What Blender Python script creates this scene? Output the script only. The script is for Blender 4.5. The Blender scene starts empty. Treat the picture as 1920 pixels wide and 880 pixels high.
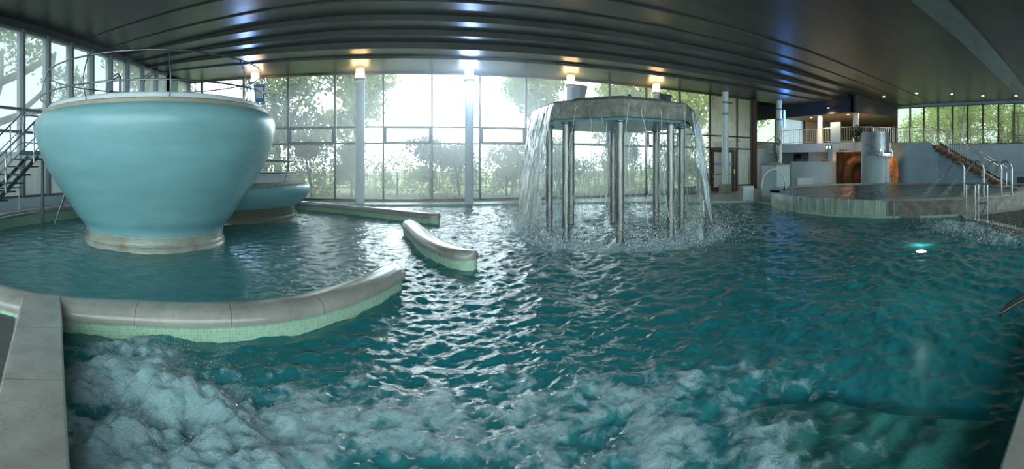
import bpy, math, random
import numpy as np
from mathutils import Vector, geometry
random.seed(7); rng = np.random.default_rng(7)
sc = bpy.context.scene
COL = sc.collection
PI = math.pi

# ------------------------------------------------------------------ camera
F = 840.0                      # pixels per radian of the cylindrical panorama
EYE = 1.6
cd = bpy.data.cameras.new('camera'); cam = bpy.data.objects.new('camera', cd); COL.objects.link(cam)
cd.type = 'PANO'; cd.panorama_type = 'CENTRAL_CYLINDRICAL'
cd.central_cylindrical_range_u_min = -960 / F; cd.central_cylindrical_range_u_max = 960 / F
cd.central_cylindrical_range_v_min = -574 / F; cd.central_cylindrical_range_v_max = 306 / F
cd.central_cylindrical_radius = 1.0
cam.location = (0, 0, EYE); cam.rotation_euler = (PI / 2, 0, -215 / F)
sc.camera = cam

# ------------------------------------------------------------------ view, world
sc.view_settings.view_transform = 'Standard'; sc.view_settings.look = 'None'
sc.view_settings.exposure = 0.9; sc.view_settings.gamma = 1.0
sc.view_settings.use_curve_mapping = False
sc.cycles.use_denoising = True
sc.cycles.max_bounces = 8; sc.cycles.transparent_max_bounces = 16
sc.cycles.sample_clamp_indirect = 6.0
sc.cycles.caustics_reflective = False; sc.cycles.caustics_refractive = False
SKY = 1.5; GLOW = 12.0; BACK = 2.4
w = bpy.data.worlds.new('sky'); sc.world = w; w.use_nodes = True
nt = w.node_tree; bg = nt.nodes['Background']
tc = nt.nodes.new('ShaderNodeTexCoord')
dp = nt.nodes.new('ShaderNodeVectorMath'); dp.operation = 'DOT_PRODUCT'
gd = Vector((math.sin(.10), math.cos(.10), .20)).normalized(); dp.inputs[1].default_value = gd
nt.links.new(tc.outputs['Generated'], dp.inputs[0])
mx = nt.nodes.new('ShaderNodeMath'); mx.operation = 'MAXIMUM'; mx.inputs[1].default_value = 0; nt.links.new(dp.outputs['Value'], mx.inputs[0])
pw = nt.nodes.new('ShaderNodeMath'); pw.operation = 'POWER'; pw.inputs[1].default_value = 14; nt.links.new(mx.outputs[0], pw.inputs[0])
ml = nt.nodes.new('ShaderNodeMath'); ml.operation = 'MULTIPLY_ADD'; ml.inputs[1].default_value = GLOW; ml.inputs[2].default_value = SKY
nt.links.new(pw.outputs[0], ml.inputs[0])
# sky brightened behind the viewer, added to light the hall
sx_ = nt.nodes.new('ShaderNodeSeparateXYZ'); nt.links.new(tc.outputs['Generated'], sx_.inputs[0])
mr = nt.nodes.new('ShaderNodeMapRange'); mr.inputs['From Min'].default_value = .1; mr.inputs['From Max'].default_value = -.6; mr.inputs['To Max'].default_value = BACK; nt.links.new(sx_.outputs['Y'], mr.inputs['Value'])
ad_ = nt.nodes.new('ShaderNodeMath'); ad_.operation = 'ADD'; nt.links.new(ml.outputs[0], ad_.inputs[0]); nt.links.new(mr.outputs[0], ad_.inputs[1]); nt.links.new(ad_.outputs[0], bg.inputs['Strength'])
bg.inputs['Color'].default_value = (.80, .95, 1.0, 1)

# ------------------------------------------------------------------ mesh helpers
class MB:
    def __init__(s): s.v = []; s.f = []; s.uv = []
    def add(s, v, f, uv=None):
        o = len(s.v); s.v += [tuple(p) for p in v]; s.f += [tuple(i + o for i in q) for q in f]
        s.uv += (uv if uv is not None else [(p[0] + p[1], p[2]) for p in v]); return s
    def box(s, x0, x1, y0, y1, z0, z1):
        v = [(x0,y0,z0),(x1,y0,z0),(x1,y1,z0),(x0,y1,z0),(x0,y0,z1),(x1,y0,z1),(x1,y1,z1),(x0,y1,z1)]
        return s.add(v, [(0,3,2,1),(4,5,6,7),(0,1,5,4),(1,2,6,5),(2,3,7,6),(3,0,4,7)])
    def bar(s, a, b, wd, z0, z1, off=0.0):
        """upright slab over the plan line a-b, wd thick, centred off metres to its left"""
        a = Vector(a[:2]); b = Vector(b[:2]); d = (b - a).normalized(); n = Vector((-d.y, d.x))
        q = [a + n*(off - wd/2), b + n*(off - wd/2), b + n*(off + wd/2), a + n*(off + wd/2)]
        v = [(p.x, p.y, z0) for p in q] + [(p.x, p.y, z1) for p in q]
        return s.add(v, [(0,3,2,1),(4,5,6,7),(0,1,5,4),(1,2,6,5),(2,3,7,6),(3,0,4,7)])
    def prism(s, poly, z0, z1):
        n = len(poly)
        ar = sum(poly[i][0]*poly[(i+1)%n][1] - poly[(i+1)%n][0]*poly[i][1] for i in range(n))
        if ar < 0: poly = poly[::-1]
        v = [(p[0], p[1], z0) for p in poly] + [(p[0], p[1], z1) for p in poly]
        f = [tuple(range(n))[::-1], tuple(range(n, 2*n))] + [(i, (i+1) % n, n + (i+1) % n, n + i) for i in range(n)]
        return s.add(v, f)
    def tube(s, path, r, seg=8, cap=True):
        P = [Vector(p) for p in path]; n = len(P); rr = r if isinstance(r, (list, tuple)) else [r]*n
        v = []; f = []; uv = []; up = None; L = 0
        for i in range(n):
            t = (P[min(i+1, n-1)] - P[max(i-1, 0)]).normalized()
            if up is None:
                up = Vector((0,0,1)) if abs(t.z) < .9 else Vector((1,0,0))
            a = t.cross(up).normalized(); up = a.cross(t).normalized()
            if i: L += (P[i] - P[i-1]).length
            for k in range(seg):
                an = 2*PI*k/seg; v.append(P[i] + (a*math.cos(an) + up*math.sin(an))*rr[i]); uv.append((an*rr[i], L))
        for i in range(n-1):
            for k in range(seg):
                k2 = (k+1) % seg; f.append((i*seg+k, i*seg+k2, (i+1)*seg+k2, (i+1)*seg+k))
        if cap: f.append(tuple(range(seg))[::-1]); f.append(tuple(range((n-1)*seg, n*seg)))
        return s.add(v, f, uv)
    def lathe(s, prof, c=(0,0), seg=96, a0=0, a1=2*PI, rf=None):
        full = abs(a1 - a0 - 2*PI) < 1e-6; n = len(prof); v = []; uv = []; f = []
        rm = max(p[0] for p in prof); L = [0]
        for i in range(1, n): L.append(L[-1] + math.hypot(prof[i][0]-prof[i-1][0], prof[i][1]-prof[i-1][1]))
        for k in range(seg + 1):
            a = a0 + (a1 - a0)*k/seg; q = rf(a) if rf else 1
            for i, (r, z) in enumerate(prof):
                v.append((c[0] + r*q*math.cos(a), c[1] + r*q*math.sin(a), z)); uv.append((a*rm, L[i]))
        for k in range(seg):
            for i in range(n-1):
                f.append((k*n+i, (k+1)*n+i, (k+1)*n+i+1, k*n+i+1))
        return s.add(v, f, uv)
    def sweep(s, path, prof, taper=0.0, closed=True):
        """prof: (lateral offset, z offset) loop swept over a 3D path, kept upright; taper rounds both ends in plan"""
        P = [Vector(p) for p in path]; n = len(P); m = len(prof); L = [0]
        for i in range(1, n): L.append(L[-1] + (P[i]-P[i-1]).length)
        v = []; uv = []; f = []; pl = [0]
        for j in range(1, m): pl.append(pl[-1] + math.hypot(prof[j][0]-prof[j-1][0], prof[j][1]-prof[j-1][1]))
        for i in range(n):
            t = (P[min(i+1, n-1)] - P[max(i-1, 0)]); t.z = 0; t.normalize(); nn = Vector((-t.y, t.x, 0))
            q = 1.0
            if taper:
                e = min(L[i], L[-1] - L[i])
                if e < taper: q = math.sqrt(max(0.02, 1 - (1 - e/taper)**2))
            for j, (o, z) in enumerate(prof):
                v.append(P[i] + nn*o*q + Vector((0,0,z))); uv.append((L[i], pl[j]))
        mm = m if closed else m - 1
        for i in range(n-1):
            for j in range(mm):
                j2 = (j+1) % m; f.append((i*m+j, i*m+j2, (i+1)*m+j2, (i+1)*m+j))
        if closed: f.append(tuple(range(m))[::-1]); f.append(tuple(range((n-1)*m, n*m)))
        return s.add(v, f, uv)
    def ball(s, c, r, su=12, sv=8, sq=(1,1,1)):
        v = []; f = []
        for i in range(sv+1):
            a = PI*i/sv
            for k in range(su):
                b = 2*PI*k/su; v.append((c[0]+r*sq[0]*math.sin(a)*math.cos(b), c[1]+r*sq[1]*math.sin(a)*math.sin(b), c[2]+r*sq[2]*math.cos(a)))
        for i in range(sv):
            for k in range(su):
                k2 = (k+1) % su; f.append((i*su+k, (i+1)*su+k, (i+1)*su+k2, i*su+k2))
        return s.add(v, f)
    def build(s, name, mt, parent=None, smooth=False, bevel=0):
        me = bpy.data.meshes.new(name); me.from_pydata(s.v, [], s.f)
        ul = me.uv_layers.new(name='UVMap'); li = np.empty(len(me.loops), dtype=np.int32); me.loops.foreach_get('vertex_index', li)
        ul.data.foreach_set('uv', np.array(s.uv, dtype=np.float32)[li].ravel())
        me.materials.append(mt); me.validate()
        o = bpy.data.objects.new(name, me); COL.objects.link(o)
        if parent is not None: o.parent = parent
        if smooth:
            me.polygons.foreach_set('use_smooth', [True]*len(me.polygons))
            if smooth != 'all':
                me.set_sharp_from_angle(angle=math.radians(38))
        if bevel:
            b = o.modifiers.new('bevel', 'BEVEL'); b.width = bevel; b.segments = 2; b.limit_method = 'ANGLE'
        return o

def tag(o, label=None, cat=None, group=None, kind=None):
    if label: o['label'] = label
    if cat: o['category'] = cat
    if group: o['group'] = group
    if kind: o['kind'] = kind
    return o
def empty(name, loc=(0,0,0), rz=0):
    o = bpy.data.objects.new(name, None); COL.objects.link(o); o.location = loc; o.rotation_euler = (0,0,rz)
    o.empty_display_size = .1; return o
def copy_tree(o, parent=None):
    c = o.copy(); COL.objects.link(c)
    if parent is not None: c.parent = parent
    for ch in [x for x in KIDS.get(o.name, [])]: copy_tree(ch, c)
    return c
KIDS = {}
def freeze(root):
    """remember a thing's children so that copy_tree can follow them"""
    for o in COL.objects:
        if o.parent is not None: KIDS.setdefault(o.parent.name, [])
    for k in KIDS: KIDS[k] = [o for o in COL.objects if o.parent is not None and o.parent.name == k]
def spline(pts, step=.12):
    P = [Vector(p) for p in pts]; P = [P[0]*2 - P[1]] + P + [P[-1]*2 - P[-2]]; out = []
    for i in range(1, len(P)-2):
        n = max(2, int((P[i+1]-P[i]).length/step))
        for k in range(n):
            t = k/n; a, b, c, d = P[i-1], P[i], P[i+1], P[i+2]
            out.append(.5*((2*b) + (c-a)*t + (2*a-5*b+4*c-d)*t*t + (3*b-a-3*c+d)*t**3))
    out.append(P[-2]); return out
def pt(x, y, z):
    """world point on the level z seen at a bearing x / height y of the survey photograph"""
    t = (x-745)/F; d = (EYE-z)*F/(y-306); return d*math.sin(t), d*math.cos(t)
def bearing(x, d):
    t = (x-745)/F; return d*math.sin(t), d*math.cos(t)

# ------------------------------------------------------------------ materials
def mat(name, col, rough=.5, metal=0.0, spec=.5, var=0.0, scale=3.0, stretch=(1,1,1), bump=0.0, bscale=None, emit=None, estr=0, coat=0, col2=None, detail=6):
    m = bpy.data.materials.new(name); m.use_nodes = True; N = m.node_tree.nodes; L = m.node_tree.links
    b = N['Principled BSDF']; b.inputs['Base Color'].default_value = (*col, 1); b.inputs['Roughness'].default_value = rough
    b.inputs['Metallic'].default_value = metal; b.inputs['Specular IOR Level'].default_value = spec
    b.inputs['Coat Weight'].default_value = coat; b.inputs['Coat Roughness'].default_value = .15
    if emit: b.inputs['Emission Color'].default_value = (*emit, 1); b.inputs['Emission Strength'].default_value = estr
    if var or bump or col2:
        t = N.new('ShaderNodeTexCoord'); mp = N.new('ShaderNodeMapping'); mp.inputs['Scale'].default_value = stretch
        L.new(t.outputs['Object'], mp.inputs['Vector'])
        n = N.new('ShaderNodeTexNoise'); n.inputs['Scale'].default_value = scale; n.inputs['Detail'].default_value = detail; n.inputs['Roughness'].default_value = .62
        L.new(mp.outputs[0], n.inputs['Vector'])
        if var or col2:
            r = N.new('ShaderNodeValToRGB'); c2 = col2 or tuple(c*(1-var) for c in col); c1 = tuple(min(1, c*(1+var)) for c in col) if not col2 else col
            r.color_ramp.elements[0].position = .32; r.color_ramp.elements[0].color = (*c2, 1)
            r.color_ramp.elements[1].position = .68; r.color_ramp.elements[1].color = (*c1, 1)
            L.new(n.outputs['Fac'], r.inputs[0]); L.new(r.outputs[0], b.inputs['Base Color'])
        if bump:
            n2 = n
            if bscale:
                n2 = N.new('ShaderNodeTexNoise'); n2.inputs['Scale'].default_value = bscale; n2.inputs['Detail'].default_value = 4; L.new(mp.outputs[0], n2.inputs['Vector'])
            bp = N.new('ShaderNodeBump'); bp.inputs['Strength'].default_value = bump; bp.inputs['Distance'].default_value = .02
            L.new(n2.outputs['Fac'], bp.inputs['Height']); L.new(bp.outputs[0], b.inputs['Normal'])
    return m
def mosaic(name, col, col2, grout, size=.025, rough=.25, stain=None):
    """small square tiles laid on the UVs, which are in metres"""
    m = bpy.data.materials.new(name); m.use_nodes = True; N = m.node_tree.nodes; L = m.node_tree.links; b = N['Principled BSDF']
    t = N.new('ShaderNodeTexCoord'); br = N.new('ShaderNodeTexBrick'); br.offset = 0; br.squash = 1
    br.inputs['Scale'].default_value = 1; br.inputs['Brick Width'].default_value = size; br.inputs['Row Height'].default_value = size
    br.inputs['Mortar Size'].default_value = size*.09; br.inputs['Color1'].default_value = (*col, 1); br.inputs['Color2'].default_value = (*col2, 1)
    br.inputs['Mortar'].default_value = (*grout, 1); L.new(t.outputs['UV'], br.inputs['Vector'])
    out = br.outputs['Color']
    if stain:
        n = N.new('ShaderNodeTexNoise'); n.inputs['Scale'].default_value = 2.5; n.inputs['Detail'].default_value = 7; L.new(t.outputs['Object'], n.inputs['Vector'])
        r = N.new('ShaderNodeMapRange'); r.inputs['From Min'].default_value = .45; r.inputs['From Max'].default_value = .72; r.inputs['To Max'].default_value = .75; L.new(n.outputs['Fac'], r.inputs['Value'])
        mi = N.new('ShaderNodeMix'); mi.data_type = 'RGBA'; L.new(r.outputs[0], mi.inputs['Factor']); L.new(out, mi.inputs['A']); mi.inputs['B'].default_value = (*stain, 1); out = mi.outputs['Result']
    L.new(out, b.inputs['Base Color']); b.inputs['Roughness'].default_value = rough
    bp = N.new('ShaderNodeBump'); bp.inputs['Strength'].default_value = .3; bp.inputs['Distance'].default_value = .003; bp.invert = True
    L.new(br.outputs['Fac'], bp.inputs['Height']); L.new(bp.outputs[0], b.inputs['Normal'])
    return m

def marble_mat():
    m = mat('marble', (.31,.295,.265), .2, var=.22, scale=2.2, bump=.05, bscale=30)
    N = m.node_tree.nodes; L = m.node_tree.links; b = N['Principled BSDF']; src = b.inputs['Base Color'].links[0].from_socket
    t = N.new('ShaderNodeTexCoord'); n0 = N.new('ShaderNodeTexNoise'); n0.inputs['Scale'].default_value = 2.2; n0.inputs['Detail'].default_value = 6; L.new(t.outputs['Object'], n0.inputs['Vector'])
    ad = N.new('ShaderNodeVectorMath'); ad.operation = 'MULTIPLY_ADD'; ad.inputs[1].default_value = (2.6,)*3
    L.new(n0.outputs['Color'], ad.inputs[0]); L.new(t.outputs['Object'], ad.inputs[2])
    v = N.new('ShaderNodeTexVoronoi'); v.feature = 'DISTANCE_TO_EDGE'; v.inputs['Scale'].default_value = 1.6; L.new(ad.outputs[0], v.inputs['Vector'])
    r = N.new('ShaderNodeMapRange'); r.inputs['From Max'].default_value = .03; r.inputs['To Min'].default_value = .32; r.inputs['To Max'].default_value = 0; L.new(v.outputs['Distance'], r.inputs['Value'])
    mi = N.new('ShaderNodeMix'); mi.data_type = 'RGBA'; L.new(r.outputs[0], mi.inputs['Factor']); L.new(src, mi.inputs['A']); mi.inputs['B'].default_value = (.20,.17,.13,1)
    # slab joints every 0.9 m along the run
    s = N.new('ShaderNodeSeparateXYZ'); L.new(t.outputs['UV'], s.inputs[0])
    f = N.new('ShaderNodeMath'); f.operation = 'MODULO'; f.inputs[1].default_value = .9; L.new(s.outputs['X'], f.inputs[0])
    lt = N.new('ShaderNodeMath'); lt.operation = 'LESS_THAN'; lt.inputs[1].default_value = .008; L.new(f.outputs[0], lt.inputs[0])
    m2 = N.new('ShaderNodeMix'); m2.data_type = 'RGBA'; L.new(lt.outputs[0], m2.inputs['Factor']); L.new(mi.outputs['Result'], m2.inputs['A']); m2.inputs['B'].default_value = (.16,.11,.07,1)
    L.new(m2.outputs['Result'], b.inputs['Base Color']); return m

def glass_mat(name, fog, tint=(.92,.97,.96), lo=.35, hi=.7, stretch=(.6,.6,.25), scale=1.2, fogcol=(.85,.93,.95)):
    m = bpy.data.materials.new(name); m.use_nodes = True; N = m.node_tree.nodes; L = m.node_tree.links; N.remove(N['Principled BSDF'])
    tr = N.new('ShaderNodeBsdfTransparent'); tr.inputs[0].default_value = (*tint, 1)
    tl = N.new('ShaderNodeBsdfTranslucent'); tl.inputs[0].default_value = (*fogcol, 1)
    gl = N.new('ShaderNodeBsdfGlossy'); gl.inputs['Roughness'].default_value = .04
    t = N.new('ShaderNodeTexCoord'); mp = N.new('ShaderNodeMapping'); mp.inputs['Scale'].default_value = stretch; L.new(t.outputs['Object'], mp.inputs[0])
    n = N.new('ShaderNodeTexNoise'); n.inputs['Scale'].default_value = scale; n.inputs['Detail'].default_value = 8; n.inputs['Roughness'].default_value = .65; L.new(mp.outputs[0], n.inputs['Vector'])
    r = N.new('ShaderNodeMapRange'); r.inputs['From Min'].default_value = lo; r.inputs['From Max'].default_value = hi; r.inputs['To Min'].default_value = fog*.55; r.inputs['To Max'].default_value = fog; L.new(n.outputs['Fac'], r.inputs['Value'])
    a = N.new('ShaderNodeMixShader'); L.new(r.outputs[0], a.inputs[0]); L.new(tr.outputs[0], a.inputs[1]); L.new(tl.outputs[0], a.inputs[2])
    fr = N.new('ShaderNodeFresnel'); fr.inputs[0].default_value = 1.3
    c = N.new('ShaderNodeMixShader'); L.new(fr.outputs[0], c.inputs[0]); L.new(a.outputs[0], c.inputs[1]); L.new(gl.outputs[0], c.inputs[2])
    L.new(c.outputs[0], N['Material Output'].inputs[0]); return m

def falling_mat(name, dens, lo, hi, su, sv, col=(.85,.93,.95)):
    """falling water: clear between bright strings; uses the UVs (u across, v down)"""
    m = bpy.data.materials.new(name); m.use_nodes = True; N = m.node_tree.nodes; L = m.node_tree.links; N.remove(N['Principled BSDF'])
    t = N.new('ShaderNodeTexCoord'); mp = N.new('ShaderNodeMapping'); mp.inputs['Scale'].default_value = (su, sv, 1); L.new(t.outputs['UV'], mp.inputs[0])
    n = N.new('ShaderNodeTexNoise'); n.inputs['Scale'].default_value = 1; n.inputs['Detail'].default_value = 7; n.inputs['Distortion'].default_value = 1.1; L.new(mp.outputs[0], n.inputs['Vector'])
    r = N.new('ShaderNodeMapRange'); r.inputs['From Min'].default_value = lo; r.inputs['From Max'].default_value = hi; r.inputs['To Max'].default_value = dens; L.new(n.outputs['Fac'], r.inputs['Value'])
    bp = N.new('ShaderNodeBump'); bp.inputs['Strength'].default_value = .9; bp.inputs['Distance'].default_value = .05; L.new(n.outputs['Fac'], bp.inputs['Height'])
    tr = N.new('ShaderNodeBsdfTransparent'); tr.inputs[0].default_value = (.97,.99,.99,1)
    gl = N.new('ShaderNodeBsdfGlossy'); gl.inputs['Roughness'].default_value = .12; L.new(bp.outputs[0], gl.inputs['Normal'])
    tl = N.new('ShaderNodeBsdfTranslucent'); tl.inputs[0].default_value = (*col, 1); df = N.new('ShaderNodeBsdfDiffuse'); df.inputs[0].default_value = (*col, 1)
    w1 = N.new('ShaderNodeMixShader'); w1.inputs[0].default_value = .45; L.new(tl.outputs[0], w1.inputs[1]); L.new(df.outputs[0], w1.inputs[2])
    a = N.new('ShaderNodeMixShader'); L.new(r.outputs[0], a.inputs[0]); L.new(tr.outputs[0], a.inputs[1]); L.new(w1.outputs[0], a.inputs[2])
    fr = N.new('ShaderNodeFresnel'); fr.inputs[0].default_value = 1.12; L.new(bp.outputs[0], fr.inputs['Normal'])
    c = N.new('ShaderNodeMixShader'); L.new(fr.outputs[0], c.inputs[0]); L.new(a.outputs[0], c.inputs[1]); L.new(gl.outputs[0], c.inputs[2])
    L.new(c.outputs[0], N['Material Output'].inputs[0]); return m

def water_mat(name='pool_water', teal=(.008,.39,.45), clear=.32, rip=1.0, tint=(.5,.92,.9)):
    m = bpy.data.materials.new(name); m.use_nodes = True; N = m.node_tree.nodes; L = m.node_tree.links; N.remove(N['Principled BSDF'])
    t = N.new('ShaderNodeTexCoord')
    n = N.new('ShaderNodeTexNoise'); n.inputs['Scale'].default_value = 9; n.inputs['Detail'].default_value = 5; n.inputs['Distortion'].default_value = .8; L.new(t.outputs['Object'], n.inputs['Vector'])
    bp = N.new('ShaderNodeBump'); bp.inputs['Strength'].default_value = .5*rip; bp.inputs['Distance'].default_value = .03; L.new(n.outputs['Fac'], bp.inputs['Height'])
    am = N.new('ShaderNodeAttribute'); am.attribute_name = 'milk'
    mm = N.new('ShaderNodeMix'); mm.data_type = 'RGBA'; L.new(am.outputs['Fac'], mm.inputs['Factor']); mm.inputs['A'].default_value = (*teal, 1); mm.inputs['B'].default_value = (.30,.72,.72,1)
    d0 = N.new('ShaderNodeBsdfDiffuse'); L.new(mm.outputs['Result'], d0.inputs[0]); L.new(bp.outputs[0], d0.inputs['Normal'])
    d1 = N.new('ShaderNodeBsdfTranslucent'); L.new(mm.outputs['Result'], d1.inputs[0])
    df = N.new('ShaderNodeMixShader'); df.inputs[0].default_value = .5; L.new(d0.outputs[0], df.inputs[1]); L.new(d1.outputs[0], df.inputs[2])
    tr = N.new('ShaderNodeBsdfTransparent'); tr.inputs[0].default_value = (*tint, 1)
    b0 = N.new('ShaderNodeMixShader'); ac = N.new('ShaderNodeAttribute'); ac.attribute_name = 'clear'; ca = N.new('ShaderNodeMath'); ca.operation = 'ADD'; ca.use_clamp = True; ca.inputs[1].default_value = clear; L.new(ac.outputs['Fac'], ca.inputs[0]); L.new(ca.outputs[0], b0.inputs[0]); L.new(df.outputs[0], b0.inputs[1]); L.new(tr.outputs[0], b0.inputs[2])
    gl = N.new('ShaderNodeBsdfGlossy'); gl.inputs['Roughness'].default_value = .07; L.new(bp.outputs[0], gl.inputs['Normal'])
    fr = N.new('ShaderNodeFresnel'); fr.inputs[0].default_value = 1.33; L.new(bp.outputs[0], fr.inputs['Normal'])
    b1 = N.new('ShaderNodeMixShader'); L.new(fr.outputs[0], b1.inputs[0]); L.new(b0.outputs[0], b1.inputs[1]); L.new(gl.outputs[0], b1.inputs[2])
    # foam: amount on the mesh, broken up by bubbles and lace
    at = N.new('ShaderNodeAttribute'); at.attribute_name = 'foam'
    v = N.new('ShaderNodeTexVoronoi'); v.inputs['Scale'].default_value = 110; L.new(t.outputs['Object'], v.inputs['Vector'])
    n3 = N.new('ShaderNodeTexNoise'); n3.inputs['Scale'].default_value = 7; n3.inputs['Detail'].default_value = 9; n3.inputs['Roughness'].default_value = .68; n3.inputs['Distortion'].default_value = .45; L.new(t.outputs['Object'], n3.inputs['Vector'])
    s1 = N.new('ShaderNodeMath'); s1.operation = 'SUBTRACT'; s1.inputs[0].default_value = 1.0; L.new(at.outputs['Fac'], s1.inputs[1])
    s2 = N.new('ShaderNodeMapRange'); s2.inputs['From Min'].default_value = .3; s2.inputs['From Max'].default_value = .7; L.new(n3.outputs['Fac'], s2.inputs['Value'])
    s3 = N.new('ShaderNodeMath'); s3.operation = 'SUBTRACT'; L.new(s2.outputs[0], s3.inputs[0]); L.new(s1.outputs[0], s3.inputs[1])
    s4 = N.new('ShaderNodeMapRange'); s4.inputs['From Min'].default_value = -.05; s4.inputs['From Max'].default_value = .45; s4.inputs['To Max'].default_value = .82; L.new(s3.outputs[0], s4.inputs['Value'])
    b3 = N.new('ShaderNodeBump'); b3.inputs['Strength'].default_value = .35; b3.inputs['Distance'].default_value = .006; L.new(v.outputs['Distance'], b3.inputs['Height'])
    b4 = N.new('ShaderNodeBump'); b4.inputs['Strength'].default_value = 1.0; b4.inputs['Distance'].default_value = .06; L.new(n3.outputs['Fac'], b4.inputs['Height']); L.new(b3.outputs[0], b4.inputs['Normal'])
    fo = N.new('ShaderNodeBsdfPrincipled'); fo.inputs['Base Color'].default_value = (.46,.64,.68,1); fo.inputs['Roughness'].default_value = .25; L.new(b4.outputs[0], fo.inputs['Normal'])
    o = N.new('ShaderNodeMixShader'); L.new(s4.outputs[0], o.inputs[0]); L.new(b1.outputs[0], o.inputs[1]); L.new(fo.outputs[0], o.inputs[2])
    L.new(o.outputs[0], N['Material Output'].inputs[0]); return m

def leaf_mat(name, a, b):
    m = bpy.data.materials.new(name); m.use_nodes = True; N = m.node_tree.nodes; L = m.node_tree.links; N.remove(N['Principled BSDF'])
    t = N.new('ShaderNodeTexCoord'); n = N.new('ShaderNodeTexNoise'); n.inputs['Scale'].default_value = 1.1; n.inputs['Detail'].default_value = 5; L.new(t.outputs['Object'], n.inputs['Vector'])
    r = N.new('ShaderNodeValToRGB'); r.color_ramp.elements[0].position = .35; r.color_ramp.elements[0].color = (*a,1); r.color_ramp.elements[1].position = .65; r.color_ramp.elements[1].color = (*b,1); L.new(n.outputs['Fac'], r.inputs[0])
    d = N.new('ShaderNodeBsdfDiffuse'); tl = N.new('ShaderNodeBsdfTranslucent'); L.new(r.outputs[0], d.inputs[0]); L.new(r.outputs[0], tl.inputs[0])
    x = N.new('ShaderNodeMixShader'); x.inputs[0].default_value = .5; L.new(d.outputs[0], x.inputs[1]); L.new(tl.outputs[0], x.inputs[2]); L.new(x.outputs[0], N['Material Output'].inputs[0]); return m

M = {}
M['ceil'] = mat('board_marked_concrete', (.036,.039,.038), .38, spec=.6, var=.35, scale=1.4, stretch=(.35,2.2,1), bump=.12, bscale=4)
M['ceil_strip'] = mat('light_tinted_concrete_strip', (.12,.15,.155), .45, var=.25, scale=1.5, stretch=(.5,2,1))  # bluish-green light on the strip put into its paler colour
M['wood_ceil'] = mat('warm_timber_ceiling', (.22,.15,.10), .45, var=.4, scale=2, stretch=(6,.4,1))
M['frame'] = mat('dark_bronze_frame', (.055,.052,.050), .45, var=.15)
M['frame_brown'] = mat('brown_frame', (.060,.036,.028), .45, var=.15)
M['fin'] = mat('grey_steel_fin', (.13,.15,.16), .45, var=.12)
M['plaster'] = mat('pale_blue_plaster', (.50,.62,.66), .6, var=.06, scale=1.2, bump=.03)
M['blue_wall'] = mat('blue_light_tinted_wall', (.22,.36,.48), .6, var=.10, scale=1.5)  # blue cast of the lighting put into the wall colour
M['white'] = mat('white_paint', (.66,.72,.73), .45, var=.05)
M['pillar'] = mat('pale_pillar_paint', (.72,.80,.82), .4, var=.05)
M['dark'] = mat('dark_wall', (.035,.035,.038), .7, var=.2)
M['concrete'] = mat('grey_concrete', (.30,.31,.28), .75, var=.2, scale=3, bump=.3, bscale=14)
M['wet_concrete'] = mat('weathered_wet_concrete', (.27,.265,.22), .5, col2=(.10,.10,.09), scale=5, bump=.5, bscale=22)
M['out_concrete'] = mat('board_marked_garden_wall', (.36,.36,.30), .85, var=.25, scale=2, stretch=(.3,.3,5), bump=.3)
M['deck'] = mat('deck_stone_tiles', (.34,.36,.36), .4, var=.12, scale=2)
M['deck_dark'] = mat('dark_deck_tiles', (.075,.075,.078), .5, var=.2, scale=3)
M['teal'] = mat('teal_bowl_render', (.24,.47,.50), .30, var=.10, scale=1.6, stretch=(.6,.6,2.2), bump=.10, bscale=26, coat=.12)
M['tile_band'] = mosaic('cream_mosaic', (.50,.52,.44), (.42,.45,.38), (.26,.25,.20), stain=(.25,.17,.09))
M['tile_dark'] = mosaic('brown_green_mosaic', (.20,.20,.15), (.15,.16,.12), (.09,.08,.06))
M['tile_green'] = mosaic('green_mosaic', (.40,.60,.42), (.28,.48,.34), (.48,.60,.44), size=.03)
M['tile_pale'] = mosaic('pale_green_pool_tiles', (.56,.70,.56), (.50,.64,.50), (.48,.58,.48), size=.04, stain=(.34,.40,.25))
M['pool_tile'] = mosaic('turquoise_pool_tiles', (.10,.50,.55), (.08,.45,.50), (.06,.38,.42), size=.05)
M['bench_tile'] = mosaic('bench_mosaic', (.88,.90,.76), (.76,.80,.68), (.35,.42,.36), size=.03)
M['tan'] = mat('tan_rim_stone', (.36,.33,.25), .45, var=.25, scale=4)
M['marble'] = marble_mat()
M['steel'] = mat('brushed_steel', (.55,.57,.58), .25, 1.0, var=.08, scale=12)
M['steel_rail'] = mat('grey_steel_rail', (.26,.28,.29), .3, .9)
M['steel_band'] = mat('dull_steel_band', (.30,.32,.31), .4, .8)
M['steel_dark'] = mat('dark_steel', (.18,.19,.20), .35, .8)
M['column'] = mat('wet_steel_column', (.34,.34,.32), .35, .75, col2=(.18,.18,.17), scale=14, stretch=(1,1,.2), bump=.5)
M['tread'] = mat('dark_stair_tread', (.05,.055,.06), .5, var=.2)
M['brown'] = mat('brown_timber', (.10,.055,.035), .55, var=.3, scale=5, stretch=(1,1,6))
M['slats'] = mat('pale_timber_slats', (.45,.34,.25), .5, var=.3, scale=2, stretch=(14,14,.3))
M['rock'] = mat('brown_grotto_rock', (.16,.09,.05), .9, var=.5, scale=3, bump=1, bscale=5)
M['orange_lit_rock'] = mat('orange_light_tinted_rock', (.55,.20,.06), .8, var=.5, scale=5, bump=1, bscale=8)  # orange glow also put into the rock's base colour
M['speaker'] = mat('grey_loudspeaker', (.20,.22,.23), .5, var=.1)
M['lamp_warm'] = mat('warm_lamp', (1,.8,.5), emit=(1,.62,.28), estr=14)
M['lamp_blue'] = mat('blue_tube', (.1,.3,1), emit=(.04,.22,1), estr=14)
M['lamp_star'] = mat('blue_white_lamp', (.5,.7,1), emit=(.35,.6,1), estr=40)
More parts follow.
